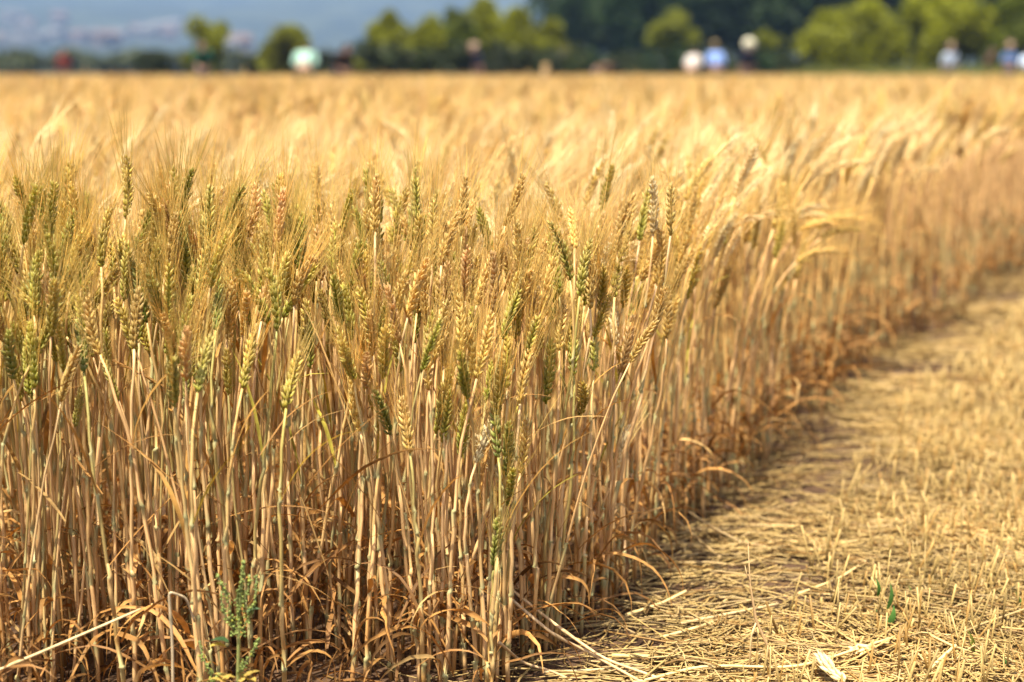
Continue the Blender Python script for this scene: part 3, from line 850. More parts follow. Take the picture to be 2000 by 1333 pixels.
straw('fallen_straw', [g(1345, 1000, .05), g(1400, 1035, .02), g(1450, 1060, .006), g(1500, 1068)], 0.0014, 0.0012, (0.44, 0.30, 0.13), 'bent straw reaching from the wheat on to the straw path')
straw('fallen_straw', [g(1200, 1345), g(1370, 1300, .012), g(1560, 1305, .02), g(1745, 1245, .012)], 0.0021, 0.0017, (0.66, 0.48, 0.2), 'longest straw lying across the path just above the loose ear', node_at=(.45,))
straw('fallen_straw', [g(1812, 1310, .012), g(1840, 1285, .025), g(1868, 1260, .04)], 0.0026, 0.0022, (0.66, 0.48, 0.2), 'slanting straw propped up in the stubble at the lower right')
straw('fallen_straw', [g(1815, 1240, .02), g(1860, 1262, .03), g(1890, 1272, .02)], 0.0018, 0.0015, (0.62, 0.44, 0.19), 'thin straw crossing the top of the propped straw in the stubble')
straw('fallen_straw', [g(1700, 1090), g(1640, 1130, .01), g(1560, 1160)], 0.002, 0.0018, (0.62, 0.44, 0.19), 'straw left of the green shoot at the edge of the stubble')
straw('fallen_straw', [g(1330, 1218), g(1420, 1200, .01), g(1520, 1180)], 0.0022, 0.002, PALES, 'pale straw lying along the middle of the path')
straw('fallen_straw', [g(1290, 1246), g(1365, 1225, .01), g(1400, 1212)], 0.0022, 0.002, (0.63, 0.46, 0.2), 'straw lying beside the lone dry stem')

# lone dry stem standing in the path
yb = float(g(1520, 1320)[1])
t = empty('dry_stem', g(1512, 1320, 0))
o = np.array(t.location)
m = MB(); P = np.array([g(1512, 1320, 0), at(1497, 1258, yb), at(1476, 1210, yb), at(1465, 1140, yb), at(1461, 1058, yb)]) - o
tubes(m, P, [0.0018, 0.0017, 0.0019, 0.001, 0.0004], 6, (0.58, 0.38, 0.18)); m.build('stem', M_STEM, t)
m = MB(); P = np.array([at(1478, 1214, yb), at(1468, 1240, yb), at(1465, 1280, yb), g(1462, 1318, .003)]) - o
tubes(m, P, [0.0014, 0.0013, 0.0013, 0.001], 6, (0.62, 0.45, 0.22)); m.build('side_shoot', M_STEM, t)
m = MB(); P = np.array([at(1466, 1140, yb), at(1458, 1120, yb), at(1455, 1105, yb)]) - o
tubes(m, P, [0.0009, 0.0008, 0.0003], 5, (0.6, 0.42, 0.2)); m.build('side_shoot', M_STEM, t)
tag(t, 'thin dry forked stem standing alone in the straw path', 'dry stem')

# loose pale ears lying in the straw
def loose_ear(p0, p1, label, cls='w', fat=1.15):
    A_, B_ = np.array(p0), np.array(p1); L = np.linalg.norm(B_ - A_)
    t = empty('fallen_ear', A_)
    a, b = MB(), MB(); ear(a, b, np.zeros(3), (B_ - A_) / L, L, CLS[cls][0] * 1.1, CLS[cls][1] * 1.1, lr, bend=0.2, bdir=(1, 0, 0.2), fat=fat, awn_len=0.05, awn_col=(0.75, 0.58, 0.3), spread=1.5)
    a.build('ear', M_EAR, t); b.build('beard', M_AWN, t)
    tag(t, label, 'wheat ear', 'loose ears in the straw')
loose_ear(g(1650, 1332, .016), g(1594, 1286, .03), 'cream coloured loose ear with bristling awns lying at the bottom of the path')
loose_ear(g(1712, 1268, .012), g(1664, 1272, .012), 'small pale loose ear lying in straw right of the cream one')

# green shoots in the stubble
def shoot(px, py, blades, label, col=(0.07, 0.17, 0.035)):
    b = g(px, py, 0); t = empty('grass_shoot', b)
    for (x0, y0, x1, y1, w_) in blades:
        yb = float(b[1]); n = 8
        A_, B_ = at(x0, y0, yb) - b, at(x1, y1, yb) - b
        s = np.linspace(0, 1, n)[:, None]; P = A_ * (1 - s) + B_ * s + np.array([0.003, -0.004, 0]) * np.sin(s * 3.1)
        wd = w_ * np.clip(np.minimum(0.5 + s[:, 0] * 2, (1 - s[:, 0]) * 2), 0.05, 1)
        m = MB(); ribbon(m, P, wd, np.tile([0.94, -0.3, 0], (n, 1)), np.array(col) * (0.8 + 0.4 * lr.random())); m.build('blade', M_GREEN, t)
    tag(t, label, 'grass shoot', 'green shoots in the stubble')
shoot(1731, 1225, [(1733, 1190, 1738, 1136, .0028), (1731, 1225, 1745, 1180, .0042)], 'bright green two bladed shoot at the edge of the stubble')
shoot(1712, 1205, [(1714, 1165, 1708, 1125, .0024), (1712, 1205, 1709, 1190, .003)], 'dull green blade just left of the bright two bladed shoot')
shoot(1775, 1170, [(1774, 1170, 1774, 1143, .002)], 'tiny green tip right of the bright two bladed shoot')
shoot(1897, 1285, [(1899, 1270, 1889, 1230, .0022), (1897, 1285, 1893, 1250, .002)], 'yellowish green blade low in the stubble', (0.22, 0.26, 0.04))
shoot(1962, 1315, [(1962, 1310, 1960, 1285, .003)], 'small green blade in a dark gap of the stubble')
shoot(1985, 1190, [(1985, 1190, 1983, 1155, .0022), (1987, 1190, 1990, 1165, .002)], 'faint green blades by the right edge of the stubble')

# green weed in front of the wheat
t = empty('green_weed', ground(462, 1400, 0)); o = np.array(t.location); yw = 1.475
t.location = (at(462, 1340, yw)[0], yw, 0); o = np.array(t.location)
q_ = lambda x, y, dy=0: at(350 + x / 4.712, 1050 + y / 4.712, yw + dy) - o
m = MB(); P = np.array([[0, 0, -0.005], q_(530, 1330), q_(535, 1000), q_(545, 700), q_(580, 260)])
tubes(m, bezier(P[0], P[1], P[3], P[4], 16), np.linspace(0.0028, 0.001, 16), 7, (0.34, 0.36, 0.12)); m.build('stem', M_GREEN, t)
def spike(pts, n, rad, label=None):
    n = int(n * 0.8); P = np.array(pts); s = lr.random(n); f = s * (len(P) - 1); i = np.minimum(f.astype(int), len(P) - 2); w_ = (f - i)[:, None]
    c = P[i] * (1 - w_) + P[i + 1] * w_ + lr.normal(0, 0.0019, (n, 3)) * (1.15 - 0.7 * s[:, None])
    m = MB(); tubes(m, P, 0.0008, 5, (0.24, 0.28, 0.12))
    FT, FQ, FTr = FT5
    for k_ in range(n):
        dd = nrm(lr.normal(0, 1, 3) + np.array([0, 0, .5])); X_ = nrm(np.cross(dd, [0.3, 0.5, 0.81])); Y_ = np.cross(dd, X_)
        r_ = rad * 0.85 * (0.6 + 0.7 * lr.random())
        V = c[k_] + FT[:, :1] * r_ * X_ + FT[:, 1:2] * r_ * Y_ + (FT[:, 2:3] - 0.5) * 2.1 * r_ * dd
        m.add(V, np.array([0.28, 0.34, 0.09]) * (0.65 + 0.7 * lr.random()) * (np.array([1.25, 1.05, .6]) if lr.random() < .12 else 1), FQ, FTr)
    m.build('flower_spike', M_GREEN, t)
spike([q_(550, 700), q_(560, 520), q_(585, 360), q_(592, 215)], 150, 0.0016)
spike([q_(500, 900), q_(470, 640), q_(410, 470), q_(350, 345)], 110, 0.0015)
spike([q_(540, 900), q_(560, 760), q_(530, 600), q_(545, 480)], 120, 0.0015)
spike([q_(580, 880), q_(650, 700), q_(700, 600), q_(712, 345)], 130, 0.0015)
spike([q_(590, 700), q_(610, 560), q_(640, 440), q_(650, 340)], 90, 0.0014)
spike([q_(480, 820), q_(430, 720), q_(390, 620), q_(385, 490)], 60, 0.0014)
spike([q_(320, 1360), q_(270, 1200), q_(210, 1100), q_(185, 950)], 90, 0.0014)
spike([q_(560, 1240), q_(640, 1120), q_(690, 1030), q_(740, 935)], 80, 0.0014)
spike([q_(570, 1260), q_(575, 1190), q_(582, 1140)], 30, 0.0013)
spike([q_(300, 1330), q_(340, 1300), q_(380, 1250)], 40, 0.0015)
def weed_leaf(x, y, az, ln, w_, col):
    m = MB(); leaf(m, q_(x, y, -0.004), az, R(25), ln, w_, 0.9, lr, np.array(col), 0, n=8, wave=0.1); m.build('leaf', M_GREEN, t)
weed_leaf(455, 965, 3.4, 0.020, 0.007, (0.04, 0.085, 0.03))
weed_leaf(430, 1010, 3.6, 0.02, 0.006, (0.55, 0.40, 0.08))
weed_leaf(620, 690, 0.3, 0.016, 0.005, (0.10, 0.17, 0.08))
for x_, y_, a_ in [(450, 1300, 2.8), (520, 1290, 4.0), (600, 1280, 0.4), (640, 1310, 5.5), (560, 1330, 1.0), (430, 1330, 3.5)]:
    weed_leaf(x_, y_, a_, 0.018, 0.005, (0.42, 0.30, 0.07))
tag(t, 'green weed with knobbly flower spikes growing in front of the wheat stalks', 'weed')
# ------------------------------------------------------------------ far edge of the field
br = np.random.default_rng(13)
M_FOL = plant_mat('foliage', 0.6, 0.2, 0.9, 0.35, 0.12, spec=0.25, transl_tint=(1, 1, .3))
M_BARK = flat_mat('bark', (0.09, 0.065, 0.045), 0.9, 0.35, 6)
M_WOOD = flat_mat('weathered stake wood', (0.50, 0.33, 0.15), 0.8, 0.25, 12)
GY = -0.012
def gz(x, y): return float(terrain(np.array(float(x)), np.array(float(y)))) if y > 62 else 0.0

def crown(mb, c, rx, ry, rz, n, size, col, shape='round', clumps=14):
    """leaf-sized faces in clumps through the volume of a crown"""
    cc = []
    for i in range(clumps):
        v = nrm(br.normal(0, 1, 3)); rr = br.random() ** 0.45 * 0.72
        z = v[2] * rr
        taper = 1.0 if shape == 'round' else max(0.22, 1.12 - 0.48 * (z + 1))
        cc.append([v[0] * rr * taper, v[1] * rr * taper, z])
    cc = np.array(cc); cr = 0.26 + 0.16 * br.random(clumps)
    if shape != 'round': cr = cr * np.clip(1.15 - 0.5 * (cc[:, 2] + 1) * 0.7, 0.45, 1.2)
    k = br.integers(0, clumps, n)
    d = nrm(br.normal(0, 1, (n, 3))) * (br.random((n, 1)) ** 0.4)
    p = (cc[k] + d * cr[k][:, None]) * np.array([rx, ry, rz]) + np.array(c)
    a = nrm(br.normal(0, 1, (n, 3))); b = nrm(np.cross(a, br.normal(0, 1, (n, 3))))
    s = size * (0.6 + 0.8 * br.random((n, 1)))
    V = np.stack([p - a * s, p + b * s * 0.55, p + a * s, p - b * s * 0.55], 1)
    C = np.array(col) * (0.7 + 0.6 * br.random(clumps))[k][:, None] * (0.8 + 0.4 * br.random((n, 1)))
    C = np.repeat(C[:, None], 4, 1)
    mb.add(V.reshape(-1, 3), C.reshape(-1, 3), np.arange(4 * n).reshape(-1, 4))

def make_tree(name, H, W, col, shape='round', n=4200, size=0.12, trunk=0.25, clumps=16, base=0.12):
    t = empty(name, (0, 0, 0))
    m = MB(); r0 = max(0.05, H * 0.022)
    P = np.array([[0, 0, -0.15], [0.02 * H, 0, H * 0.25], [0, 0.02 * H, H * 0.5], [0.01 * H, 0, H * 0.8]])
    tubes(m, P, [r0 * 1.4, r0, r0 * 0.7, r0 * 0.2], 8, (1, 1, 1))
    for i in range(7):
        a = br.random() * 6.28; z = H * (0.2 + 0.08 * i); e = np.array([math.cos(a) * W * 0.36, math.sin(a) * W * 0.36, z + H * 0.16])
        tubes(m, bezier(np.array([0, 0, z]), np.array([0, 0, z + .1 * H]), e * np.array([.6, .6, 1]), e, 6), np.linspace(r0 * .5, r0 * .12, 6), 5, (1, 1, 1))
    m.build('trunk', M_BARK, t)
    m = MB(); rz = H * (1 - base) / 2
    crown(m, (0, 0, H * base + rz), W / 2 * (1.65 if shape == 'cone' else 1.2), W / 2 * (1.65 if shape == 'cone' else 1.2), rz * 1.08, n, size, col, shape, clumps)
    m.build('crown', M_FOL, t)
    return t
YG = (0.17, 0.178, 0.003); MG = (0.085, 0.105, 0.003); DG = (0.020, 0.042, 0.008); HG = (0.03, 0.042, 0.010)

def tree_px(name, px, ytop, Yd, wpx, col, label, cat, shape='round', group=None, ybot=138, **kw):
    b = at(px, 138, Yd); g0 = gz(b[0], Yd)
    H = CAM_H + (HORIZON - ytop) / FPX * Yd - g0; W = wpx / FPX * Yd
    t = make_tree(name, H, W, col, shape, **kw); t.location = (b[0], Yd, g0)
    return tag(t, label, cat, group)
G1 = 'yellow green trees beyond the wheat'
tree_px('small_tree', 405, 36, 68, 92, YG, 'small round yellow green tree behind the person in dark green', 'tree', 'round', G1)
tree_px('small_tree', 560, 22, 66, 104, YG, 'lone conical yellow green tree behind the person in mint green', 'tree', 'cone', G1)
tree_px('bush', 298, 92, 68, 80, HG, 'low dark bush left of the small round tree', 'bush', 'round', base=0.0)
for px, yt, wd, lab in [(757, 14, 104, 'conical tree at the left end of the bright row of trees'), (838, 22, 100, 'second conical tree from the left end of the bright row'),
                        (893, 10, 104, 'broad conical tree just left of the tallest one in the bright row'), (946, -22, 104, 'tallest pointed tree in the bright row beyond the wheat'),
                        (1010, 2, 92, 'conical tree just right of the tallest one in the bright row'), (1072, 30, 84, 'shorter rounded tree at the right end of the bright row')]:
    tree_px('conical_tree', px, yt, 64 + br.random() * 3, wd, YG if px != 893 else MG, lab, 'tree', 'cone', 'row of conical trees beyond the wheat', n=6500, base=0.02, clumps=34)
tree_px('small_tree', 1310, 14, 84, 104, YG, 'bright rounded young tree against the dark wood', 'tree', 'round', G1, base=0.35)
tree_px('small_tree', 1498, 56, 84, 58, YG, 'smallest yellow green tree against the dark wood', 'tree', 'round', G1, base=0.4, n=1400)
tree_px('leafy_bush', 1668, -8, 66, 190, YG, 'broad domed yellow green bush left of the person in white', 'bush', 'round', 'large bushes beyond the wheat', n=8000, size=.13, clumps=26, base=0.0)
tree_px('leafy_bush', 1845, -34, 66, 190, YG, 'big spreading bush behind the person in white', 'bush', 'round', 'large bushes beyond the wheat', n=8000, size=.13, clumps=26, base=0.0)
tree_px('leafy_bush', 1985, -20, 64, 150, MG, 'bush behind the group of people at the right edge', 'bush', 'round', 'large bushes beyond the wheat', n=7000, size=.13, clumps=22, base=0.0)
for i, (px, yt, wd, lab) in enumerate([(1135, 88, 110, 'low dark hedge bush at the right foot of the bright tree row'), (1215, 92, 120, 'low dark hedge bush below the bright young tree, on its left'), (1300, 86, 120, 'low dark hedge bush directly below the bright young tree'),
                       (1385, 94, 120, 'low dark hedge bush behind the person in light blue'), (1470, 98, 110, 'low dark hedge bush behind the person in the white hat'), (1555, 92, 110, 'low dark hedge bush at the left foot of the broad domed bush')]):
    tree_px('hedge_bush', px, yt, 70, wd, HG if i % 2 else DG, lab, 'bush', 'round', 'low hedge in front of the wood', n=1500, base=0.0)
for i, px in enumerate([735, 800, 868, 925, 985, 1045, 1095]):  # extra dark bushes added to stand for the shaded lower half of the row
    tree_px('hedge_bush', px, 72 + 8 * (i % 3), 62.5, 95, HG, f'{["first", "second", "third", "fourth", "fifth", "sixth", "seventh"][i]} dark bush from the left, added as shade along the foot of the bright tree row', 'bush', 'round', 'bushes added as shade under the bright tree row', n=1800, base=0.0)
for i, (px, yt, wd) in enumerate([(498, 104, 90), (640, 100, 90), (705, 96, 80)]):
    tree_px('hedge_bush', px, yt, 69, wd, HG, ['low olive bush just left of the lone conical tree', 'low olive bush right of the person in mint green', 'low olive bush at the left foot of the bright tree row'][i], 'bush', 'round', 'low olive bushes at the field end', n=1200, base=0.0)
# the dark wood behind on the right
proto_w = [make_tree('woodland_tree', 10 + 1.5 * i, 8.0, c, 'round', n=3600, size=0.34, clumps=26, base=0.05) for i, c in enumerate([DG, (0.026, 0.052, 0.009), (0.017, 0.038, 0.007)])]
used = set()
wx = []
for k in range(13):
    wx.append((5.2 + 3.9 * k, 112 + br.normal(0, 3)))
for k in range(9):
    wx.append((10 + 5.5 * k, 124 + br.normal(0, 3)))
for i, (x_, y_) in enumerate(wx):
    p = proto_w[i % 3]
    if i < 3: t = p; t.location = (x_, y_, gz(x_, y_)); t.rotation_euler.z = br.random() * 6
    else: t = dup(p, (x_, y_, gz(x_, y_)), br.random() * 6, 0.85 + 0.35 * br.random())
    tag(t, 'tall dark green tree in the wood beyond the field', 'tree', 'dark trees of the wood beyond the field')
# scattered far trees on the flat ground on the left
proto_f = make_tree('distant_tree', 3.3, 7.5, (0.055, 0.065, 0.02), 'round', n=900, size=0.5, clumps=12, base=0.02)
first = True
for k in range(60):
    Yd = 150 + 300 * br.random(); px = br.uniform(-60, 740); x_ = (px - 1000) / FPX * Yd
    loc = (x_, Yd, gz(x_, Yd) - 0.2)
    if first: t = proto_f; t.location = loc; first = False
    else: t = dup(proto_f, loc, br.random() * 6, (1, 1, 0.6 + 0.5 * br.random()))
    tag(t, 'small distant dark tree on the plain below the hills', 'tree', 'distant trees on the plain')
# grass strip between field and bushes
mb = MB(); n = 9000
Yg = br.uniform(52, 66, n); Xg = br.uniform(0.16, 0.42, n) * Yg + br.normal(0, .5, n)
Hh = (0.45 + 0.55 * br.random(n)) * np.clip((Xg / Yg - 0.13) * 14, 0.3, 1.1)
s = np.linspace(0, 1, 3)
lx, ly = br.normal(0, .15, n), br.normal(0, .15, n)
P = np.stack([Xg[:, None] + lx[:, None] * s ** 2, Yg[:, None] + ly[:, None] * s ** 2, Hh[:, None] * s - 0.01], -1)
c = np.where(br.random((n, 1)) < .3, np.array([[0.32, 0.28, 0.07]]), np.array([[0.12, 0.16, 0.025]])) * (0.7 + .6 * br.random((n, 1)))
tubes(mb, P, np.array([0.02, 0.018, 0.004]) * np.ones((n, 1)), 3, np.repeat(c[:, None], 3, 1), cap=False)
tag(mb.build('grass', M_GREEN), 'rough green grass growing along the far right end of the field', 'grass', kind='stuff')

# wooden stake
m = MB(); b = at(1065, 125, 24); 
tubes(m, np.array([[0, 0, -0.1], [0, 0, 0.3], [0.004, 0, 0.6], [0.008, 0, b[2] - 0.015], [0.008, 0, b[2]]]), [0.062, 0.062, 0.060, 0.060, 0.045], 8, (1, 1, 1))
o = m.build('wooden_stake', M_WOOD, loc=(b[0], 24, 0), smooth=False)
tag(o, 'pale wooden stake standing up out of the wheat', 'stake')

# ------------------------------------------------------------------ houses of the town on the far slope
M_WALL = [flat_mat('pale plaster', (0.10, 0.098, 0.092), 0.8, 0.1, .3), flat_mat('white plaster', (0.135, 0.13, 0.125), 0.8, 0.1, .3), flat_mat('pinkish plaster', (0.115, 0.09, 0.08), 0.8, 0.1, .3)]
M_ROOF = [flat_mat('clay tile', (0.10, 0.065, 0.055), 0.8, 0.2, 1), flat_mat('grey roof', (0.10, 0.098, 0.095), 0.8, 0.2, 1)]
M_GLASS = flat_mat('dark window', (0.03, 0.035, 0.04), 0.15, 0.1, 1)
def box(mb, x0, x1, y0, y1, z0, z1):
    V = [[x, y, z] for z in (z0, z1) for y in (y0, y1) for x in (x0, x1)]
    mb.add(V, (1, 1, 1), [[0, 2, 3, 1], [4, 5, 7, 6], [0, 1, 5, 4], [2, 6, 7, 3], [0, 4, 6, 2], [1, 3, 7, 5]])
def house(w_, d_, h_, wi, ri):
    t = empty('house', (0, 0, 0))
    m = MB(); box(m, -w_/2, w_/2, -d_/2, d_/2, -3, h_); m.build('wall', M_WALL[wi], t, smooth=False)
    m = MB(); a = w_/2 + .5; b = d_/2 + .5; rh = d_ * .3
    V = [[-a, -b, h_+.02], [a, -b, h_+.02], [a, b, h_+.02], [-a, b, h_+.02], [-a*.8, 0, h_+rh], [a*.8, 0, h_+rh]]
    m.add(V, (1, 1, 1), [[0, 1, 5, 4], [2, 3, 4, 5], [3, 2, 1, 0]], [[1, 2, 5], [3, 0, 4]]); m.build('roof', M_ROOF[ri], t, smooth=False)
    nw = max(2, int(w_ / 3.5))
    for f in range(max(1, int(h_ // 3))):
        for i in range(nw):
            x = -w_/2 + w_ * (i + .5) / nw; m = MB(); box(m, x-.6, x+.6, -d_/2-.05, -d_/2+.05, 1 + 3*f, 2.4 + 3*f); m.build('window', M_GLASS, t, smooth=False)
    return t
hs = [house(13, 9, 6.2, 0, 1), house(17, 10, 6.5, 1, 1), house(11, 9, 6, 2, 0)]
HOUSES = [(10, 98), (55, 92), (82, 60), (66, 72), (50, 52), (138, 52), (132, 62), (96, 88), (20, 86), (205, 78), (196, 86), (285, 72), (300, 80), (330, 74), (345, 82), (355, 66), (462, 104), (474, 112), (452, 114), (125, 84), (175, 90), (-15, 70), (245, 84), (225, 96)]
for i, (px, py) in enumerate(HOUSES):
    # stand each house where the slope is seen at that pixel
    best = None
    for Yd in np.arange(760, 1900, 10):
        x_ = (px - 1000) / FPX * Yd; z_ = CAM_H + (HORIZON - py) / FPX * Yd
        if gz(x_, Yd) >= z_: best = (x_, Yd, gz(x_, Yd)); break
    if best is None: Yd = 1700; x_ = (px - 1000) / FPX * Yd; best = (x_, Yd, gz(x_, Yd))
    k = i % 3; sc_ = 1.0 + 0.5 * br.random()
    if i < 3: t = hs[k]; t.location = best
    else: t = dup(hs[k], best, br.normal(0, .5), sc_)
    tag(t, ['distant cream house with a grey roof on the hazy slope', 'distant long white house on the hazy slope', 'distant small pinkish house with a tiled roof on the hazy slope'][k], 'house', ['cream houses of the far town', 'white houses of the far town', 'pinkish houses of the far town'][k])

# ------------------------------------------------------------------ people at the far side of the field
def cloth(name, c): return flat_mat(name, c, 0.8, 0.12, 14)
SKIN = flat_mat('skin', (0.42, 0.24, 0.16), 0.55, 0.08, 20)
TROU = [cloth('navy cloth', (0.02, 0.024, 0.05)), cloth('khaki cloth', (0.25, 0.19, 0.10)), cloth('grey cloth', (0.12, 0.12, 0.13))]
HAIR = flat_mat('dark hair', (0.03, 0.02, 0.014), 0.6, 0.3, 40)
def skinned(name, J, Ed, mat, parent, root=0):
    me = bpy.data.meshes.new(name); me.from_pydata([j[:3] for j in J], Ed, []); me.update()
    o = bpy.data.objects.new(name, me); COL.objects.link(o); o.parent = parent
    o.modifiers.new('skin', 'SKIN'); 
    sv = me.skin_vertices[0].data if me.skin_vertices else None
    if sv is not None:
        for i, d_ in enumerate(sv):
            r_ = J[i][3]; d_.radius = (r_, r_ * (J[i][4] if len(J[i]) > 4 else 1)); d_.use_root = (i == root)
    else:
        bpy.context.view_layer.objects.active = o
        import bmesh
        bm = bmesh.new(); bm.from_mesh(me); lay = bm.verts.layers.skin.verify()
        bm.verts.ensure_lookup_table()
        for i, v in enumerate(bm.verts):
            r_ = J[i][3]; v[lay].radius = (r_, r_ * (J[i][4] if len(J[i]) > 4 else 1)); v[lay].use_root = (i == root)
        bm.to_mesh(me); bm.free()
    s = o.modifiers.new('sub', 'SUBSURF'); s.levels = 2; s.render_levels = 2
    me.materials.append(mat)
    dg = bpy.context.evaluated_depsgraph_get(); ev = o.evaluated_get(dg)
    nm = bpy.data.meshes.new_from_object(ev); o.modifiers.clear(); o.data = nm
    for p in nm.polygons: p.use_smooth = True
    return o
def person(loc, rz, shirt, trou, label, bend=0.0, hat=None, arms='down', broad=1.0, hood=False):
    """standing figure facing -Y; the torso can bend forward at the hips"""
    t = empty('person', loc, rz)
    def up(x, y, z):   # a point of the upper body after bending about the hips (0,0,0.92)
        dz, dy = z - 0.92, y
        return (x, dy * math.cos(bend) - dz * math.sin(bend), 0.92 + dz * math.cos(bend) + dy * math.sin(bend))
    hx = 0.19 * broad
    J = [(0, 0, .92, .13, .8), (*up(0, 0, 1.12), .125, .75), (*up(0, .0, 1.34), .15, .7), (*up(0, 0, 1.47), .06), (*up(0, -.01, 1.56), .072), (*up(0, -.015, 1.66), .095), (*up(0, 0, 1.75), .06)]
    Ed = [(0, 1), (1, 2), (2, 3), (3, 4), (4, 5), (5, 6)]
    J.append((*up(0, -.125, 1.63), .014)); Ed.append((5, 7))                 # nose
    def limb(pts, a):
        for p in pts:
            J.append(p); Ed.append((a, len(J) - 1)); a = len(J) - 1
        return a
    A = {}
    for s in (-1, 1):
        limb([(s * .1, 0, .86, .09), (s * .105, -.015, .5, .06), (s * .11, .01, .09, .045), (s * .115, -.12, .035, .035)], 0)
        sh = (*up(s * hx, 0, 1.40), .062)
        if arms == 'down': el, wr = up(s * (hx + .06), .02, 1.12), up(s * (hx + .05), -.08, .90)
        else: el, wr = up(s * (hx + .05), -.10, 1.14), up(s * .10, -.30, 1.16)
        A[s] = (sh, el, wr)
        a = limb([sh, (*el, .043), (*wr, .03)], 2)
        hd = np.array(wr) + (np.array(wr) - np.array(el)) * .28
        a = limb([(*hd, .036, .5)], a)
        dv = nrm(np.array(wr) - np.array(el))
        for k, (f, l_) in enumerate([(-.028, .07), (-.01, .085), (.01, .08), (.027, .06)]):
            q = hd + dv * l_ + np.array([f * .4, f, -.01]); J.append((*q, .009)); Ed.append((a, len(J) - 1))
        q = hd + dv * .02 + np.array([-s * .03, -.045, 0]); J.append((*q, .011)); Ed.append((a - 0, len(J) - 1))
    skinned('body', J, Ed, SKIN, t)
    # shirt
    J = [(0, 0, .90, .155, .85), (*up(0, 0, 1.12), .150 * broad, .8), (*up(0, 0, 1.36), .175 * broad, .75), (*up(0, 0, 1.46), .085)]
    Ed = [(0, 1), (1, 2), (2, 3)]
    for s in (-1, 1):
        sh, el, wr = A[s]; m_ = (np.array(el) + np.array(wr)) / 2
        J += [(*sh[:3], .078), (*el, .060), (*m_, .050)]; k = len(J); Ed += [(2, k - 3), (k - 3, k - 2), (k - 2, k - 1)]
    skinned('shirt', J, Ed, shirt, t)
    J = [(0, 0, .93, .145, .85)]; Ed = []
    for s in (-1, 1):
        J += [(s * .1, 0, .82, .105), (s * .105, -.015, .5, .078), (s * .11, .01, .10, .062)]; k = len(J); Ed += [(0, k - 3), (k - 3, k - 2), (k - 2, k - 1)]
    skinned('trousers', J, Ed, trou, t)
    if hat is None or True:
        J = [(*up(0, .03, 1.64), .098), (*up(0, .015, 1.74), .085), (*up(0, .05, 1.56), .05)]; skinned('hair', J, [(0, 1), (0, 2)], HAIR, t)
    if hat is not None:
        mat, tilt, brim = hat
        m = MB(); c = np.array(up(0, -0.01, 1.73)); pr_ = [(brim, -.02), (brim * .97, -.005), (.115, .01), (.108, .09), (.085, .125), (.0, .135)]
        n = 20; a = np.arange(n) * 2 * np.pi / n; V = []
        ct, st = math.cos(tilt + bend), math.sin(tilt + bend)
        for r_, z in pr_:
            x, y = np.cos(a) * r_, np.sin(a) * r_; zz = np.full(n, z)
            V.append(np.stack([x, y * ct - zz * st, y * st + zz * ct], 1) + c)
        q = [[i * n + j, i * n + (j + 1) % n, (i + 1) * n + (j + 1) % n, (i + 1) * n + j] for i in range(5) for j in range(n)]
        m.add(np.concatenate(V), (1, 1, 1), q); m.build('hat', mat, t)
    tag(t, label, 'person', 'people at the far side of the field')
    return t
MINT = cloth('mint cloth', (0.27, 0.44, 0.36)); WHITE = cloth('white cloth', (0.46, 0.42, 0.38)); BLUE = cloth('light blue cloth', (0.22, 0.34, 0.68)); NAVY = cloth('dark navy cloth', (0.018, 0.02, 0.045))
PBLUE = cloth('pale blue cloth', (0.45, 0.52, 0.62)); TEAL = cloth('deep green cloth', (0.006, 0.085, 0.055)); RED = cloth('red cloth', (0.32, 0.05, 0.04)); BLACK = cloth('black cloth', (0.015, 0.015, 0.018)); DBLUE = cloth('denim cloth', (0.07, 0.15, 0.32)); MAROON = cloth('brown cloth', (0.12, 0.05, 0.04))
STRAWH = cloth('pale straw hat', (0.50, 0.47, 0.34)); KHAT = cloth('khaki hat', (0.20, 0.15, 0.06)); BEIGE = cloth('beige hat', (0.28, 0.19, 0.13))
def pl(px, Yd): return ((px - 1000) / FPX * Yd, Yd, gz(0, Yd))
person(pl(600, 35), R(180), MINT, TROU[1], 'person in a mint green shirt bending over in the wheat', bend=1.0, arms='fore', broad=1.15)
person(pl(668, 38), R(30), BLACK, TROU[0], 'person in black stooping low beside the one in mint green', bend=0.9, arms='fore', broad=1.1)
person(pl(408, 40), R(10), TEAL, TROU[2], 'person in dark green standing in front of the small round tree', bend=0.75, arms='fore', broad=1.1)
person(pl(937, 52), R(-50), NAVY, TROU[0], 'person with a brownish hat and dark jacket before the bright tree row', bend=0.35, hat=(BEIGE, .5, .2))
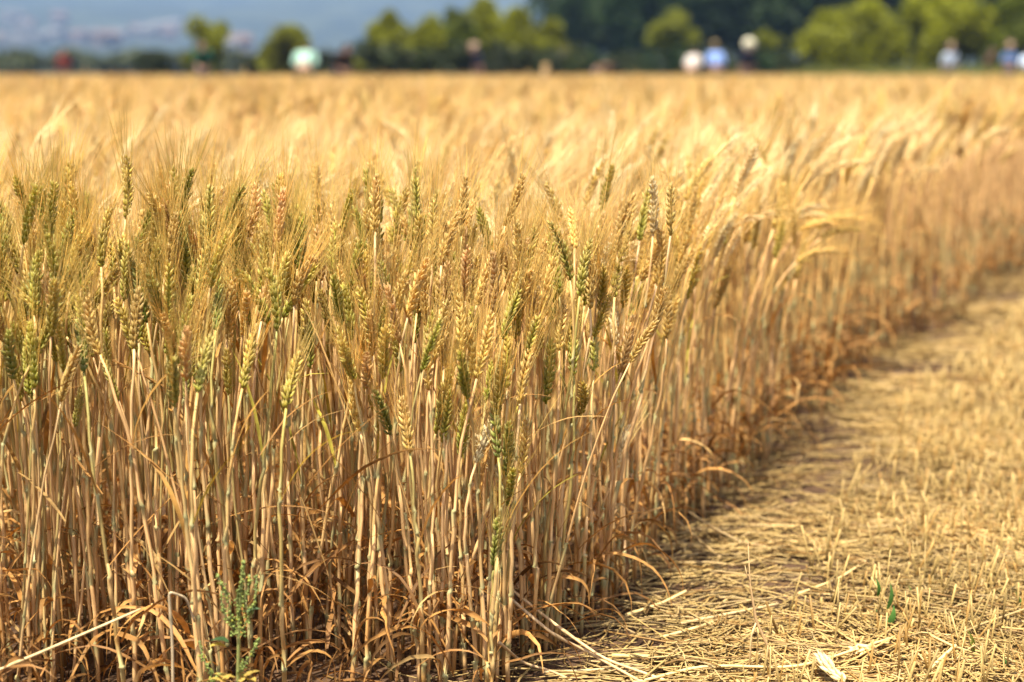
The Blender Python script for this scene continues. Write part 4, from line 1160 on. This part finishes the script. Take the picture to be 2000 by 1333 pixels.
person(pl(1343, 46), R(160), WHITE, TROU[1], 'person in a cream white shirt left of the one in light blue', bend=0.9, broad=1.0, arms='fore')
person(pl(1391, 50), R(185), BLUE, TROU[1], 'person in a light blue shirt and khaki hat', bend=0.30, hat=(KHAT, .1, .17), broad=1.2)
person(pl(1450, 48), R(5), NAVY, TROU[0], 'person in dark clothes bowing under a wide pale straw hat', bend=0.35, hat=(STRAWH, 0.9, .215))
person(pl(1838, 54), R(10), PBLUE, TROU[0], 'person in a whitish blue shirt in front of the big spreading bush', bend=0.1, hat=(BEIGE, .1, .14), broad=1.15)
person(pl(1912, 58), R(60), MAROON, TROU[0], 'person in dull brown half hidden left of the one in denim blue', bend=0.2)
person(pl(1953, 52), R(-20), DBLUE, TROU[2], 'person in denim blue with a beige hat near the right edge', bend=0.05, hat=(BEIGE, .1, .16), arms='fore')
person(pl(1992, 54), R(170), PBLUE, TROU[0], 'person in pale clothes cut off by the right edge of the view', bend=0.7, broad=1.2)
person(pl(140, 58), R(20), RED, TROU[2], 'person in a red top out on the left beyond the field', bend=0.55, broad=0.9)
person(pl(-6, 58), R(20), RED, TROU[2], 'person in red cut off by the left edge of the view', bend=0.75)
person(pl(1160, 60), R(80), MAROON, TROU[2], 'person in dull reddish clothes crouching behind the wheat right of the stake', bend=1.35)

# ------------------------------------------------------------------ air between here and the hills
m = MB(); box(m, -2650, 2650, -40, 2900, -6, 240)
hz = m.build('haze', flat_mat('tmp', (1, 1, 1)), smooth=False)
hm = bpy.data.materials.new('haze'); hm.use_nodes = True
n = hm.node_tree.nodes; n.clear(); out = n.new('ShaderNodeOutputMaterial'); pv = n.new('ShaderNodeVolumePrincipled')
pv.inputs['Density'].default_value = 0.00027; pv.inputs['Color'].default_value = (0.38, 0.57, 0.92, 1); pv.inputs['Anisotropy'].default_value = 0.0
hm.node_tree.links.new(pv.outputs[0], out.inputs['Volume'])
hz.data.materials.clear(); hz.data.materials.append(hm)
hz['kind'] = 'stuff'; hz['label'] = 'pale blue air over the plain and hills'
